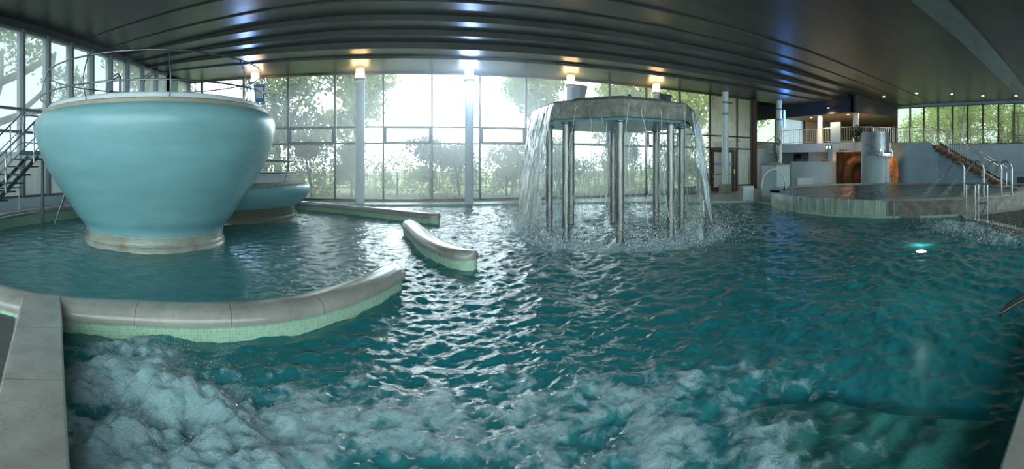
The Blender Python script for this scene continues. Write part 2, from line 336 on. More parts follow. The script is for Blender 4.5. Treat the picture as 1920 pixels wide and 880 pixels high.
M['sign_green'] = mat('exit_sign_green', (.0,.25,.12), emit=(.0,.35,.15), estr=.6)
M['sign_white'] = mat('sign_white', (.9,.95,.95), emit=(.9,1,.95), estr=.8)
M['black'] = mat('black_panel', (.01,.012,.012), .4)
M['bark'] = mat('tree_bark', (.10,.09,.08), .9, var=.3, scale=8, bump=.5)
M['leaf'] = leaf_mat('olive_leaves', (.22,.28,.10), (.48,.52,.22))
M['leaf_dark'] = leaf_mat('dark_leaves', (.13,.17,.09), (.28,.32,.17))
M['leaf_bright'] = leaf_mat('yellow_green_leaves', (.28,.34,.09), (.62,.64,.26))
M['leaf_in'] = leaf_mat('indoor_plant_leaves', (.02,.04,.02), (.05,.09,.04))
M['lawn'] = mat('garden_lawn', (.17,.20,.07), .9, var=.4, scale=1.5)
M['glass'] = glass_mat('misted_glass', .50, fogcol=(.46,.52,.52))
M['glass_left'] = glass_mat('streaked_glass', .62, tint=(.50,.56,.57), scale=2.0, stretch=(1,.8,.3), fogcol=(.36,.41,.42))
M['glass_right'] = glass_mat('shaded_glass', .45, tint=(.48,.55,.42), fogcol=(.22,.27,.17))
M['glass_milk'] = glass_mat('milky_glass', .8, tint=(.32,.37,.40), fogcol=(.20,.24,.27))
M['curtain'] = falling_mat('falling_water', .62, .42, .80, 6, 1.3)
M['sheet'] = falling_mat('overflow_sheet', .9, .46, .66, 5, .5)
M['jet'] = falling_mat('jet_water', .75, .42, .72, 16, 3)
M['drops'] = mat('water_drops', (.80,.90,.92), .15, spec=.8)
M['water'] = water_mat()
M['water_up'] = water_mat('upper_pool_water', (.13,.34,.42), .2, 1.4)
M['sticker'] = mat('blue_door_strip', (.20,.33,.50), .5)

# ------------------------------------------------------------------ layout constants
D = 18.6; XL = -9.4; XR = 28.3; XC = 18.8; ZT = 5.36; WL = -.06
BND = [(-1.45,1.38),(-3.25,3.14),(-4.0,3.12),(-5.5,3.6),(-7.2,4.8),(-8.5,6.5),(-9.1,8.5),(-9.15,11),(-9.0,14),(-8.2,16.2),(-6.5,17.0),(-4.5,17.25),
       (0,17.35),(3,17.35),(5.6,17.2),(8,16.7),(9.6,16.0),(11,15.2),(12.1,14.3),(13.6,13.2),(13.4,12.2),(12.4,10.9),(11.7,9.3),(11.5,8.0),(11.8,6.6),(12.6,5.2),(13.3,4.3),
       (12.2,3.8),(11.4,2.9),(10.2,1.8),(9,1.0),(7,.5),(4.5,.30),(2,.28),(.6,.32),(-.5,.62)]
def inside(px, py, poly=BND):
    r = np.zeros(px.shape, bool); n = len(poly)
    for i in range(n):
        x0, y0 = poly[i]; x1, y1 = poly[(i+1) % n]
        if y0 == y1: continue
        c = ((y0 > py) != (y1 > py)) & (px < (x1-x0)*(py-y0)/(y1-y0) + x0); r ^= c
    return r
def dist_to(px, py, poly=BND, closed=True):
    d = np.full(px.shape, 1e9); n = len(poly)
    for i in range(n if closed else n-1):
        x0, y0 = poly[i]; x1, y1 = poly[(i+1) % n]; dx, dy = x1-x0, y1-y0; l = dx*dx+dy*dy + 1e-12
        t = np.clip(((px-x0)*dx + (py-y0)*dy)/l, 0, 1); d = np.minimum(d, np.hypot(px-x0-t*dx, py-y0-t*dy))
    return d

# ------------------------------------------------------------------ floor, pool basin
outer = [(XL-.3,-3),(36,-3),(36,22.4),(XC,22.4),(XC,D+.3),(XL-.3,D+.3)]
def slab_with_hole(name, outer, hole, z, depth, mt):
    tri = geometry.tessellate_polygon([[Vector((*p,0)) for p in outer], [Vector((*p,0)) for p in hole]])
    pts = outer + hole; n0 = len(outer); mb = MB()
    f = []
    for t in tri:
        a, b, c = (Vector((*pts[i],0)) for i in t)
        f.append(t if (b-a).cross(c-a).z > 0 else (t[0],t[2],t[1]))
    mb.add([(p[0],p[1],z) for p in pts], f)
    m = len(hole); hs = MB(); L = 0; v = []; uv = []
    for i in range(m+1):
        p = hole[i % m]
        if i: L += math.dist(hole[(i-1) % m], p)
        v += [(p[0],p[1],z),(p[0],p[1],z-depth)]; uv += [(L,0),(L,depth)]
    hs.add(v, [(2*i,2*i+1,2*i+3,2*i+2) for i in range(m)], uv)
    return mb, hs
mb, hs = slab_with_hole('floor', outer, BND, 0, 1.3, None)
fl = mb.build('floor', M['deck']); tag(fl, 'pale stone pool deck running round the water', kind='structure')
o = hs.build('pool_side', M['tile_green'], fl)
o = MB().box(XL-.3,30,-3,D+.2,-1.4,-1.3).build('pool_bottom', M['pool_tile']); tag(o, 'turquoise tiled pool bottom under the water', kind='structure')
# darker deck on the right, beyond the corner of the main pool
dk = [(12.25,3.78),(13.3,3.6),(15,2.7),(18,2.6),(28.2,2.6),(28.2,-2.9),(-1,-2.9),(-1,.2),(2,.05),(7,.2),(9,.72),(10.35,1.6),(11.5,2.75)]
o = MB().prism(dk, .001, .006).build('floor_right', M['deck_dark']); tag(o, 'dark tiled deck right of the main pool', kind='structure')
dk = [(-1.75,1.35),(-3.5,3.05),(-4.1,2.9),(-6,3.4),(-9.4,5.6),(-9.4,-2.9),(-1.2,-2.9),(-1.2,.6)]
o = MB().prism(dk, .001, .006).build('floor_left', M['deck_dark']); tag(o, 'dark grey deck outside the marble coping, bottom left', kind='structure')

# ------------------------------------------------------------------ ceiling with stepped bands
def czr(x, z0):
    k = 0.0
    if x < -1.5: k = min(1, (-1.5-x)/7.9)**1.3
    if x > 15: k = min(1, (x-15)/13.3)**1.1
    zt = ZT + (.04 if x > 0 else 0) + .28*(z0-ZT)
    return z0 + (zt - z0)*k
bands = [(-3.0,4.15,6.15),(4.15,5.1,6.09),(5.1,11.05,6.15),(11.05,12.3,6.10),(12.3,13.4,6.05),(13.4,14.3,5.87),(14.3,15.08,5.69),(15.08,16.1,5.46),(16.1,D+.35,ZT)]
xs = [XL-.3 + i*(XR+.6-XL)/60 for i in range(61)]
cm = MB(); st = MB()
for i, (y0, y1, z0) in enumerate(bands):
    tgt = st if i == 1 else cm
    v = []; f = []
    for x in xs: v += [(x,y0,czr(x,z0)),(x,y1,czr(x,z0))]
    for k in range(60): f.append((2*k,2*k+1,2*k+3,2*k+2))
    tgt.add(v, f)
    if i+1 < len(bands):
        z1 = bands[i+1][2]; v = []; f = []; lip = .05 if i in (2,3) else 0
        for x in xs: v += [(x,y1,czr(x,z0)+lip),(x,y1,czr(x,z1)-0.0)]
        for k in range(60): f.append((2*k,2*k+1,2*k+3,2*k+2))
        cm.add(v, f)
ce = cm.build('ceiling', M['ceil']); tag(ce, 'dark concrete ceiling stepping down in long bands to the glass wall', kind='structure')
st.build('light_tinted_strip', M['ceil_strip'], ce)
o = MB().box(XL-.6,XR+.5,-3.3,13.9,6.6,6.8).prism([(XL-.6,13.9),(XR+.5,13.9),(36.4,18),(36.4,22.8),(XL-.6,22.8)],6.6,6.8).build('ceiling_roof_slab', M['dark']); tag(o, 'roof slab over the pool hall', kind='structure')

# ------------------------------------------------------------------ walls
def struct(name, mb, mt, label=None, parent=None, **k):
    o = mb.build(name, mt, parent, **k)
    return tag(o, label, kind='structure')
struct('wall_back', MB().box(XL-.3,36,-3.3,-3,5.3,6.6).box(XL-.3,9.2,-3.3,-3,0,.3).box(9.2,14,-3.3,-3,0,6.6).box(26.4,36,-3.3,-3,0,6.6).box(14,26.4,-3.3,-3,0,.3), M['dark'], 'dark wall and head of the added windows behind the viewer')
struct('wall_far', MB().box(XL-.3,XC+.05,D-.02,D+.28,ZT,6.6).box(XL,16.0,D-.14,D+.2,-.05,.05).box(17.75,XC,D-.12,D+.2,0,.30).box(12.5,15.55,D-.14,D+.2,0,.32), M['concrete'], 'low plinth and head of the long glass wall')
struct('wall_left', MB().box(XL-.25,XL+.12,-3,D,0,.62), M['plaster'], 'pale dwarf wall under the left windows')
struct('wall_left_head', MB().box(XL-.3,XL,-3,D+.28,ZT-.02,6.6), M['ceil'], 'dark concrete head above the left windows')
struct('wall_right', MB().box(XR,XR+.25,-3,14.0,0,2.86).box(XR,XR+.25,-3,14.0,5.46,6.6), M['blue_wall'], 'wall coloured as if lit blue under the right-hand windows')

WN = [0]
def window(a, b, z0, z1, transoms, gm, fm, mw=.075, md=.12, tw=.07, boxed=None, label='', last=False, depth_off=0):
    WN[0] += 1
    A = Vector(a); B = Vector(b); d = (B-A).normalized(); mb = MB()
    mb.bar(A - d*mw/2, A + d*mw/2, md, z0, z1, depth_off)
    if last: mb.bar(B - d*mw/2, B + d*mw/2, md, z0, z1, depth_off)
    a1 = A + d*mw/2; b1 = B - d*mw/2
    for z in [z0+tw/2] + list(transoms) + [z1-tw/2]: mb.bar(a1, b1, min(md,.10), z-tw/2, z+tw/2)
    if boxed:
        p = .10
        mb.bar(a1, b1, .13, boxed[0], boxed[0]+p); mb.bar(a1, b1, .13, boxed[1]-p, boxed[1])
        mb.bar(a1, a1+d*p, .13, boxed[0], boxed[1]); mb.bar(b1-d*p, b1, .13, boxed[0], boxed[1])
    w_ = mb.build('window_%d' % WN[0], fm); tag(w_, label, kind='structure')
    g = MB(); zz = [z0] + sorted(transoms) + [z1]
    n = Vector((-d.y, d.x))*.0
    for i in range(len(zz)-1):
        v = [(a1.x,a1.y,zz[i]),(b1.x,b1.y,zz[i]),(b1.x,b1.y,zz[i+1]),(a1.x,a1.y,zz[i+1])]
        g.add(v, [(0,1,2,3)])
    g.build('pane', gm, w_)
    return w_
ords = ['first','second','third','fourth','fifth','sixth','seventh','eighth','ninth','tenth','eleventh','twelfth','thirteenth','fourteenth','fifteenth','sixteenth','seventeenth','eighteenth','nineteenth','twentieth']
xsw = [XL+.06, -8.66] + [-.576+2.02*k for k in range(-3, 10)] + [XC-.06]
for i in range(len(xsw)-1):
    k = i - 5
    bx_ = (2.40, 3.14) if (i >= 2 and i % 2 == 1 and i < 13) else None
    tr = [2.42, 3.10]
    fm = M['frame'] if i < 9 else M['frame_brown']
    z0 = .04 if i != 13 else 0.0
    if i in (12, 14): z0 = .30
    window((xsw[i], D), (xsw[i+1], D), z0, ZT, tr, M['glass'], fm, boxed=bx_, label='%s glazing bay of the long glass wall from the left corner' % ords[i], last=(i == len(xsw)-2))
for i in range(9):  # unseen bays added behind the viewer to brighten the hall
    window((XL+.1+i*2.06, -3.15), (XL+.1+(i+1)*2.06, -3.15), .3, 5.3, [2.5], M['glass'], M['frame'], label='%s added daylight window bay behind the viewer' % ords[i], last=(i == 8))
for i in range(6):  # second unseen run, added to bring daylight to the right side
    window((14+i*2.06, -3.15), (14+(i+1)*2.06, -3.15), .3, 5.3, [2.5], M['glass'], M['frame'], label='%s added daylight window bay behind the viewer, far right run' % ords[i], last=(i == 5))
# door leaf in bay 13
dr = empty('door_1', (xsw[13], D-.04, 0)); tag(dr, 'brown framed glass door with a blue strip, right end of the glass wall', kind='structure')
wdt = xsw[14]-xsw[13]
MB().box(.06,.22,-.06,.06,0,2.36).box(wdt-.42,wdt-.26,-.06,.06,0,2.36).box(.22,wdt-.42,-.06,.06,2.2,2.36).box(.22,wdt-.42,-.06,.06,0,.28).box(.22,wdt-.42,-.02,.02,.96,1.0).box(wdt-.14,wdt-.04,-.06,.06,0,2.36).build('door_frame', M['frame_brown'], dr)
MB().box(.24,wdt-.44,-.03,-.022,1.48,1.62).build('door_strip', M['sticker'], dr)
MB().tube([(wdt-.36,-.06,1.0),(wdt-.36,-.12,1.0),(wdt-.36,-.12,1.25),(wdt-.36,-.06,1.25)],.014).build('door_handle', M['steel'], dr)
# left wall: deep fins
ys = [-1.87+1.03*k for k in range(0, 20)] 
for i in range(len(ys)-1):
    if ys[i+1] > D: break
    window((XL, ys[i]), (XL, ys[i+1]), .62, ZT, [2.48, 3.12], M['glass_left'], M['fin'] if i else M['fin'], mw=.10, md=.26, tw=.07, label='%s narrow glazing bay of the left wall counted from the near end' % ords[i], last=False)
window((XL, ys[i]), (XL, D-.02), .62, ZT, [2.48, 3.12], M['glass_left'], M['fin'], mw=.10, md=.26, label='last narrow glazing bay of the left wall in the far corner', last=True)
# right wall
yr = [13.93-1.045*k for k in range(0, 17)]
for i in range(16):
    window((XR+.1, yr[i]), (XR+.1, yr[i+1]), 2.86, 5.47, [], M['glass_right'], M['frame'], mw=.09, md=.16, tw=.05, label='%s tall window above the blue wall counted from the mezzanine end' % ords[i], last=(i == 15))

# ------------------------------------------------------------------ lounge and lobby at the right
struct('wall_lounge', MB().box(35.8,36.1,17.9,22.4,0,6.6).bar((XR+.15,13.95),(35.9,17.9),.16,0,2.86).bar((XR+.15,13.95),(35.9,17.9),.16,4.9,6.6).box(28.4,36,22.1,22.4,2.8,6.6).box(XC,36,22.1,22.4,0,3.06).box(XC-.1,28.4,22.1,22.4,5.1,6.6).box(XC-.05,XC+.2,D,22.4,3.0,6.6), M['slats'], 'warm timber walls of the upstairs lounge')
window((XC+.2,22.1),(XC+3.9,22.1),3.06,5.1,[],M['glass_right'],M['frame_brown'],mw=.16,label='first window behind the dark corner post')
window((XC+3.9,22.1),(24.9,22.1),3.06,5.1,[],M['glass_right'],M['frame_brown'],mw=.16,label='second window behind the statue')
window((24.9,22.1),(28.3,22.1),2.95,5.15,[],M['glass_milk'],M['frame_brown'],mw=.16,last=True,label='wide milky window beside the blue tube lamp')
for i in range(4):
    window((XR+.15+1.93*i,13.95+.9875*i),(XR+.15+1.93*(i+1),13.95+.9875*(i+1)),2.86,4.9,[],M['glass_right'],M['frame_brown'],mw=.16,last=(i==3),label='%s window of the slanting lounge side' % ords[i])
struct('ceiling_lounge', MB().prism([(22.9,14.1),(28.5,14.1),(35.9,18.0),(35.9,22.3),(22.9,22.3)],4.98,5.06), M['wood_ceil'], 'warm timber slat ceiling over the lounge')
bm_ = MB(); bm_.bar((22.8,22.1),(22.8,14.0),.3,4.62,5.6); bm_.add([(22.65,13.85,4.6),(XR,13.85,4.88),(XR,14.15,4.88),(22.65,14.15,4.6),(22.65,13.85,6),(XR,13.85,6),(XR,14.15,6),(22.65,14.15,6)], [(0,3,2,1),(4,5,6,7),(0,1,5,4),(1,2,6,5),(2,3,7,6),(3,0,4,7)])
struct('ceiling_beam', bm_, M['dark'], 'dark beam over the mezzanine edge')
struct('trim_corner', MB().box(XC-.02,XC+.36,D-.1,D+.3,0,ZT+.1), M['frame_brown'], 'dark brown corner post where the glass wall ends')
struct('wall_partition', MB().box(19.3,25.5,20.9,21.05,0,2.56), M['plaster'], 'pale blue partition wall behind the statue')
# mezzanine slab with fascia
mz = MB(); mz.prism([(22.7,19.6),(22.7,14.0),(23.4,13.0),(24.3,12.6),(25.0,12.2),(24.75,11.4),(24.85,10.6),(25.05,10.0),(XR,10.0),(XR,13.95),(35.9,17.9),(36,22.1),(22.7,22.1)], 2.30, 2.85)
struct('floor_mezzanine', mz, M['white'], 'white edged mezzanine floor slab')
struct('wall_lobby', MB().box(26.5,26.7,14.1,21,0,2.3).box(22.9,26.5,17.3,17.5,0,2.3), M['plaster'], 'shaded wall under the mezzanine')
struct('wall_grotto', MB().box(24.6,24.8,12.6,17.2,0,2.3), M['rock'], 'brown rock wall in the dark opening under the mezzanine')
struct('trim_pier', MB().box(22.75,23.15,15.55,15.9,0,2.31), M['white'], 'white pier left of the dark opening')
# rock arch in the opening
ar = MB(); pa = [(24.3, 14.5+1.0*math.cos(a), .9+.95*math.sin(a)) for a in np.linspace(0, PI, 15)]
ar.tube([(24.3,15.5,0)] + pa + [(24.3,13.5,0)], .3, 9); o = ar.build('grotto_arch', M['rock'], smooth='all'); tag(o, 'brown rock arch inside the dark opening under the mezzanine', 'arch')
# curved wall and wall below the stairs
SX = 25.0
cw = MB(); pth = spline([(24.9,13.0,0),(24.55,12.3,0),(24.4,11.5,0),(24.62,10.8,0),(24.85,10.0,0)], .15); top = lambda y: 2.85 if y > 9.9 else max(.0, 2.85-.56*(9.9-y))-.22
pp = [(p.x,p.y) for p in pth] + [(SX,y) for y in np.arange(9.5,4.9,-.4)]
v = []; f = []
for (x,y) in pp: v += [(x,y,0),(x,y,top(y)),(x+.18,y,top(y)),(x+.18,y,0)]
for i in range(len(pp)-1):
    for j in range(4): j2 = (j+1) % 4; f.append((4*i+j,4*i+j2,4*i+4+j2,4*i+4+j))
cw.add(v, f); struct('wall_curved', cw, M['blue_wall'], 'curved pale wall beside the stairs')
og = MB(); og.box(24.2,24.5,12.6,13.6,0,2.3)
o = MB().ball((23.8,11.95,1.0),.36,14,12,(.8,1.0,2.8)).build('glowing_rock', M['orange_lit_rock'], smooth='all'); tag(o, 'orange lit rock behind the spout tower', 'rock')

# ------------------------------------------------------------------ pillars
PX = [-5.8+4.33*k for k in range(0,8)]; PY = 17.65
plab = ['round white pillar behind the big bowl with a blue lit box','round white pillar with a warm lamp, left of the blown-out window','round white pillar with a bright white-blue lamp before the glass','round white pillar with a warm lamp and a loudspeaker, behind the fountain roof',
        'round white pillar with a warm lamp above the right side of the fountain roof','round white pillar with black clamps beside the glass door','round white pillar with a blue tube lamp, behind the statue','round white pillar standing on the mezzanine']
for i, x in enumerate(PX):
    zb = 2.85 if i == 7 else (WL-1.2 if i in () else 0)
    if i == 7: x = 24.35
    pl = empty('pillar', (x, PY, zb)); tag(pl, plab[i], 'pillar', 'round pillars along the glass wall')
    h = (ZT if i < 7 else 4.98) - zb
    MB().lathe([(.18,0),(.18,h)], seg=32).build('shaft', M['pillar'], pl, smooth=True)
    if i in (5,): MB().box(-.24,.24,-.24,.24,0,.5).build('base', M['concrete'], pl, bevel=.01)
    if i < 5:
        zl = 4.93
        MB().lathe([(.19,zl-.10),(.235,zl-.08),(.235,zl),(.19,zl+.01)], seg=32).build('collar', M['steel'], pl, smooth=True)
        MB().lathe([(.235,zl-.002),(.19,zl+.012)], seg=32).build('lamp_ring', M['lamp_warm'] if i != 2 else M['lamp_star'], pl)
        ld = bpy.data.lights.new('uplight', 'AREA'); lo = bpy.data.objects.new('uplight', ld); COL.objects.link(lo); lo.parent = pl
        lo.location = (0,0,zl+.04); lo.rotation_euler = (PI,0,0); ld.shape = 'DISK'; ld.size = .62
        ld.color = (1,.60,.26) if i != 2 else (.75,.85,1); ld.energy = 45 if i != 2 else 90
    if i in (5,6):
        MB().lathe([(.181,4.15),(.20,4.16),(.20,4.24),(.181,4.25)], seg=24).lathe([(.181,4.75),(.20,4.76),(.20,4.84),(.181,4.85)], seg=24).build('clamp', M['steel_dark'], pl)
        MB().box(.15,.42,-.12,.12,4.78,4.83).build('bracket', M['steel_dark'], pl)
def loudspeaker(x, y, z, rz, mt, label, tilt=.15):
    s = empty('loudspeaker', (x,y,z), rz); s.rotation_euler = (tilt,0,rz); tag(s, label, 'loudspeaker')
    mb = MB(); v = [(-.17,-.14,-.36),(.17,-.14,-.36),(.17,.14,-.36),(-.17,.14,-.36),(-.24,-.19,.36),(.24,-.19,.36),(.24,.17,.36),(-.24,.17,.36)]
    mb.add(v, [(0,3,2,1),(4,5,6,7),(0,1,5,4),(1,2,6,5),(2,3,7,6),(3,0,4,7)]); mb.build('housing', mt, s, bevel=.02)
    MB().box(-.15,.15,-.19,-.165,-.2,.25).build('grille', M['steel_dark'], s)
    MB().box(-.04,.04,.10,.30,.0,.08).build('bracket', M['steel_dark'], s)
loudspeaker(PX[3]+.28, PY-.36, 4.52, .5, M['speaker'], 'grey loudspeaker on the pillar above the fountain roof')
loudspeaker(PX[0]+.32, PY-.36, 4.42, .2, mat('blue_light_tinted_speaker', (.10,.22,.42), .5), 'blue lit loudspeaker beside the big bowl handrail')  # blue lamplight put into the housing colour
loudspeaker(PX[4]+.25, PY-.36, 4.45, .3, mat('dark_blue_speaker', (.04,.07,.14), .5), 'small dark loudspeaker right behind the fountain roof')
def tube_lamp(x, y, z0, z1, mt, label, en, col=(.1,.35,1)):
    t = empty('tube_lamp', (x,y,z0)); tag(t, label, 'lamp')
    MB().tube([(0,0,0),(0,0,z1-z0)], .03, 10).build('tube', mt, t)
    MB().box(-.03,.03,.03,.09,0,z1-z0).build('backing', M['steel_dark'], t)
    ld = bpy.data.lights.new('blue_light', 'POINT'); lo = bpy.data.objects.new('blue_light', ld); COL.objects.link(lo); lo.parent = t
    lo.location = (0,-.12,(z1-z0)*.7); ld.color = col; ld.energy = en; ld.shadow_soft_size = .1
tube_lamp(PX[6]+.25, PY-.22, 3.75, 4.75, M['lamp_blue'], 'blue tube lamp on the pillar behind the statue', 22)
tube_lamp(PX[0]-.18, PY-.28, 4.15, 4.65, M['lamp_star'], 'small blue-white lamp on the pillar behind the bowl handrail', 60, (.3,.5,1))
tube_lamp(PX[2]+.0, PY-.30, 4.2, 4.7, M['lamp_star'], 'bright blue-white lamp on the pillar in the middle of the glass wall', 110, (.35,.55,1))

# ------------------------------------------------------------------ exterior
gnd = MB().box(-60,90,D+.35,90,-.3,-.12).box(-60,XL-.35,-30,D+.35,-.3,-.12).box(36.3,90,-30,D+1,-.3,-.12).build('ground_garden', M['lawn']); tag(gnd, 'garden lawn beyond the glass', kind='structure')
gw = MB().box(-12.2,-12.0,-6,20,-.2,2.0).build('garden_wall', M['out_concrete']); tag(gw, 'board-marked concrete garden wall outside the left windows', 'wall')
terr = MB().box(XR+.3,44,-8,13.7,2.5,2.82).build('terrace_floor', M['concrete']); tag(terr, 'outdoor terrace beyond the right-hand windows', kind='structure')
def foliage(name, blobs, n, size, mt, parent):
    tot = sum(b[3]*b[4]*b[5] for b in blobs); V = []; 
    for (cx,cy,cz,rx,ry,rz) in blobs:
        k = max(20, int(n*rx*ry*rz/tot)); u = rng.normal(size=(k,3)); u /= np.linalg.norm(u,axis=1)[:,None]; r = rng.uniform(.35,1,size=(k,1))**.5
        r *= 1 + .25*np.sin(u[:,:1]*7 + cx*3)*np.sin(u[:,1:2]*6 + cy)
        V.append(np.array([cx,cy,cz]) + u*r*np.array([rx,ry,rz]))
    P = np.concatenate(V); k = len(P); a = rng.normal(size=(k,3)); a /= np.linalg.norm(a,axis=1)[:,None]; b = np.cross(a, rng.normal(size=(k,3))); b /= np.linalg.norm(b,axis=1)[:,None]
    s = size*rng.uniform(.6,1.3,size=(k,1)); q = np.stack([P-a*s, P-b*s*.45, P+a*s, P+b*s*.45], 1).reshape(-1,3)
    mb = MB(); mb.v = [tuple(p) for p in q]; mb.f = [(4*i,4*i+1,4*i+2,4*i+3) for i in range(k)]; mb.uv = [(0,0)]*len(q)
    return mb.build(name, mt, parent)
def tree(name, x, y, h, spread, label, cat, mt, n=2600, size=.16, trunk=.12, zc=.55, group=None, z0=-.12):
    t = empty(name, (x,y,z0)); tag(t, label, cat, group)
    R = random.Random(round(x*977+y*131)); mb = MB(); blobs = []
    lean = R.uniform(-.3,.3)
    mb.tube(spline([(0,0,0),(lean*.3,.1,h*.25),(lean,0,h*.5),(lean*1.4,0,h*.8)],.3), [trunk*(1-.6*i/30) if i < 30 else trunk*.4 for i in range(len(spline([(0,0,0),(lean*.3,.1,h*.25),(lean,0,h*.5),(lean*1.4,0,h*.8)],.3)))], 7)
    for k in range(7):
        a = R.uniform(0,2*PI); rr = spread*R.uniform(.25,.75); z = h*R.uniform(zc-.15,.92); e = (lean+rr*math.cos(a), rr*math.sin(a), z)
        mb.tube(spline([(lean*.4,0,h*.3),(e[0]*.5,e[1]*.5,z*.75),e],.4), trunk*.4, 6)
        b = spread*R.uniform(.35,.6); blobs.append((*e, b, b, b*R.uniform(.6,.9)))
    blobs.append((lean,0,h*.75,spread*.6,spread*.6,h*.22))
    mb.build('trunk', M['bark'], t, smooth='all'); foliage('crown', blobs, n, size, mt, t)
    return t
G1 = 'young trees planted beyond the long glass wall'
for x, y, h, sp, lb, mt in [(-4.2,21.6,3.3,1.3,'low olive-green tree behind the small bowl','leaf'),(-2.3,22.4,3.0,1.1,'round pale shrub tree right of the small bowl','leaf_bright'),(1.6,21.8,3.3,1.2,'dark round tree behind the pillar with the white-blue lamp','leaf_dark'),
                            (3.2,23.0,2.9,1.3,'grey-green tree right of the pillar with the white-blue lamp','leaf'),(5.6,22.5,2.7,1.2,'yellow-green shrub tree left of the fountain','leaf_bright'),(8.6,22.5,3.0,1.4,'tree seen through the falling water left of the middle column','leaf_bright'),
                            (12.0,22.5,3.2,1.4,'tree seen through the falling water at its right side','leaf'),(16.5,22.8,3.0,1.5,'tree beyond the glass door','leaf_bright'),(-7.2,22.2,3.4,1.4,'tree in the far left corner behind the big bowl','leaf')]:
    tree('garden_tree', x, y, h, sp, lb, 'tree', M[mt], 3600, .085, .06, .5, G1)
G2 = 'big trees beyond the garden'
for x, y, h, sp, lb, mt in [(-7.5,27.5,10,3.4,'large tree filling the panes above the small bowl','leaf_dark'),(-2.6,29,9.5,2.8,'tall tree left of the brightest sky','leaf'),(9.0,28,9,2.6,'tall tree between the brightest sky and the fountain','leaf'),
                            (15,27,9,3.6,'tall tree behind the fountain roof','leaf_bright'),(21,28,10,4,'tall tree behind the right end of the glass wall','leaf_bright'),(28,29,10,4,'tall tree behind the lounge windows','leaf'),(-16,27,11,4,'tall tree beyond the far left corner','leaf_dark')]:
    tree('tall_tree', x, y, h, sp, lb, 'tree', M[mt], 5200, .20, .28, .45, G2)
for i, (x, y, h, sp, lb) in enumerate([(38,12.5,9,3.6,'tree beyond the windows nearest the mezzanine'),(37.5,8.5,9,3.6,'tree beyond the windows above the stairs'),(38,4.5,9,3.6,'tree beyond the pergola'),(42,15,10,4,'tree behind the terrace corner'),(37,1,9,3.5,'tree at the far right beyond the pergola')]):
    tree('terrace_tree', x, y, h, sp, lb, 'tree', M['leaf_bright'], 7000, .15, .2, .35, 'trees beyond the terrace')
# old tree with thick boughs outside the left windows
ot = empty('old_tree', (-13.6,7.0,-.12)); tag(ot, 'old tree with thick slanting boughs outside the left windows', 'tree')
mb = MB()
for p, r in [([(0,0,0),(-.2,.4,2.2),(.1,1.0,4.2),(.5,2.0,6.5)],.38),([(0,.4,2.2),(.2,1.8,3.6),(.2,3.4,4.6),(.1,5.2,5.4),(0,7,6.4)],.24),([(0,.2,1.8),(.1,1.6,2.3),(.1,3.4,3.1),(.1,5.6,3.8),(0,8,4.2)],.2),([(0,.4,2.6),(0,-1,4.2),(0,-2.5,6)],.24),([(.1,3.2,3.2),(.1,4,4.6),(0,4.2,6)],.12),([(.1,5,3.7),(.2,6.5,5),(.2,7,6.5)],.12)]:
    s = spline(p,.3); mb.tube(s, [r*(1-.5*i/len(s)) for i in range(len(s))], 9)
mb.build('trunk', M['bark'], ot, smooth='all')
foliage('crown', [(0,8,5.2,1,1.6,.9),(0,5,6.2,1,2,.8),(0,-2,6.5,1,2,1),(0,2,7.5,1.5,3,1)], 2500, .15, M['leaf_dark'], ot)
for x, y, ln_, lb, mt in [(-6,24.5,2.6,'stretch of clipped hedge behind the small bowl','leaf'),(0,25,3.2,'stretch of clipped hedge between the first two pillars','leaf_bright'),(6.5,24.8,3.4,'stretch of clipped hedge left of the fountain','leaf'),(13.5,24.8,3.6,'stretch of clipped hedge right of the fountain','leaf_bright'),(20.5,25,3.6,'stretch of clipped hedge beyond the glass door','leaf')]:
    hg = empty('hedge', (x,y,-.12)); tag(hg, lb, 'hedge', 'hedge along the garden')
    foliage('leaves', [(ln_*t,.2*math.sin(t*5),1.0+.2*math.cos(t*7),ln_*.33,.9,1.25+.25*math.sin(t*9)) for t in (-.85,-.45,0,.45,.85)], 5200, .10, M[mt], hg)
    MB().tube([(0,0,0),(0,0,1.2)],.06,6).build('stem', M['bark'], hg)
# garden fence
fn = empty('garden_fence', (-8,21.2,-.12)); tag(fn, 'thin wire fence low in the garden beyond the glass', 'fence')
for k in range(15): MB().tube([(k*2,0,0),(k*2,0,1.15)],.02,6).build('post', M['steel_dark'], fn)
for z in (.55,1.12): MB().tube([(0,0,z),(28,0,z)],.012,6).build('wire', M['steel_dark'], fn)
# pergola and rack on the terrace
pg = empty('pergola', (29.4,3.6,2.82)); tag(pg, 'dark timber pergola outside the last windows on the right', 'pergola')
for x in (0,2): 
    for y in (0,2.25): MB().box(x-.06,x+.06,y-.06,y+.06,0,2.15).build('post', M['brown'], pg)
MB().box(-.1,2.1,-.1,2.35,2.15,2.22).build('beam', M['brown'], pg) if False else None
b = MB()
for y in (-.05,.5,1.1,1.7,2.2): b.box(-.3,2.3,y,y+.1,2.15,2.25)
b.box(-.05,.05,-.2,2.4,2.05,2.15).box(1.95,2.05,-.2,2.4,2.05,2.15).build('roof_slats', M['brown'], pg)
b = MB()
for z in (.12,.27,.42,.57): b.box(-.08,-.03,.05,2.2,z,z+.1)
b.build('slat_screen', M['brown'], pg)
rk = empty('metal_frame_stand', (29.5,8.35,2.82)); tag(rk, 'light metal frame with rails on the terrace behind the windows', 'frame')
b = MB()
for y in (0,.5,1.15,1.6,2.3): b.tube([(0,y,0),(0,y,1.18)],.025,6)
b.tube([(0,-.1,1.18),(0,2.7,1.18)],.03,6); b.build('rails', M['steel'], rk)

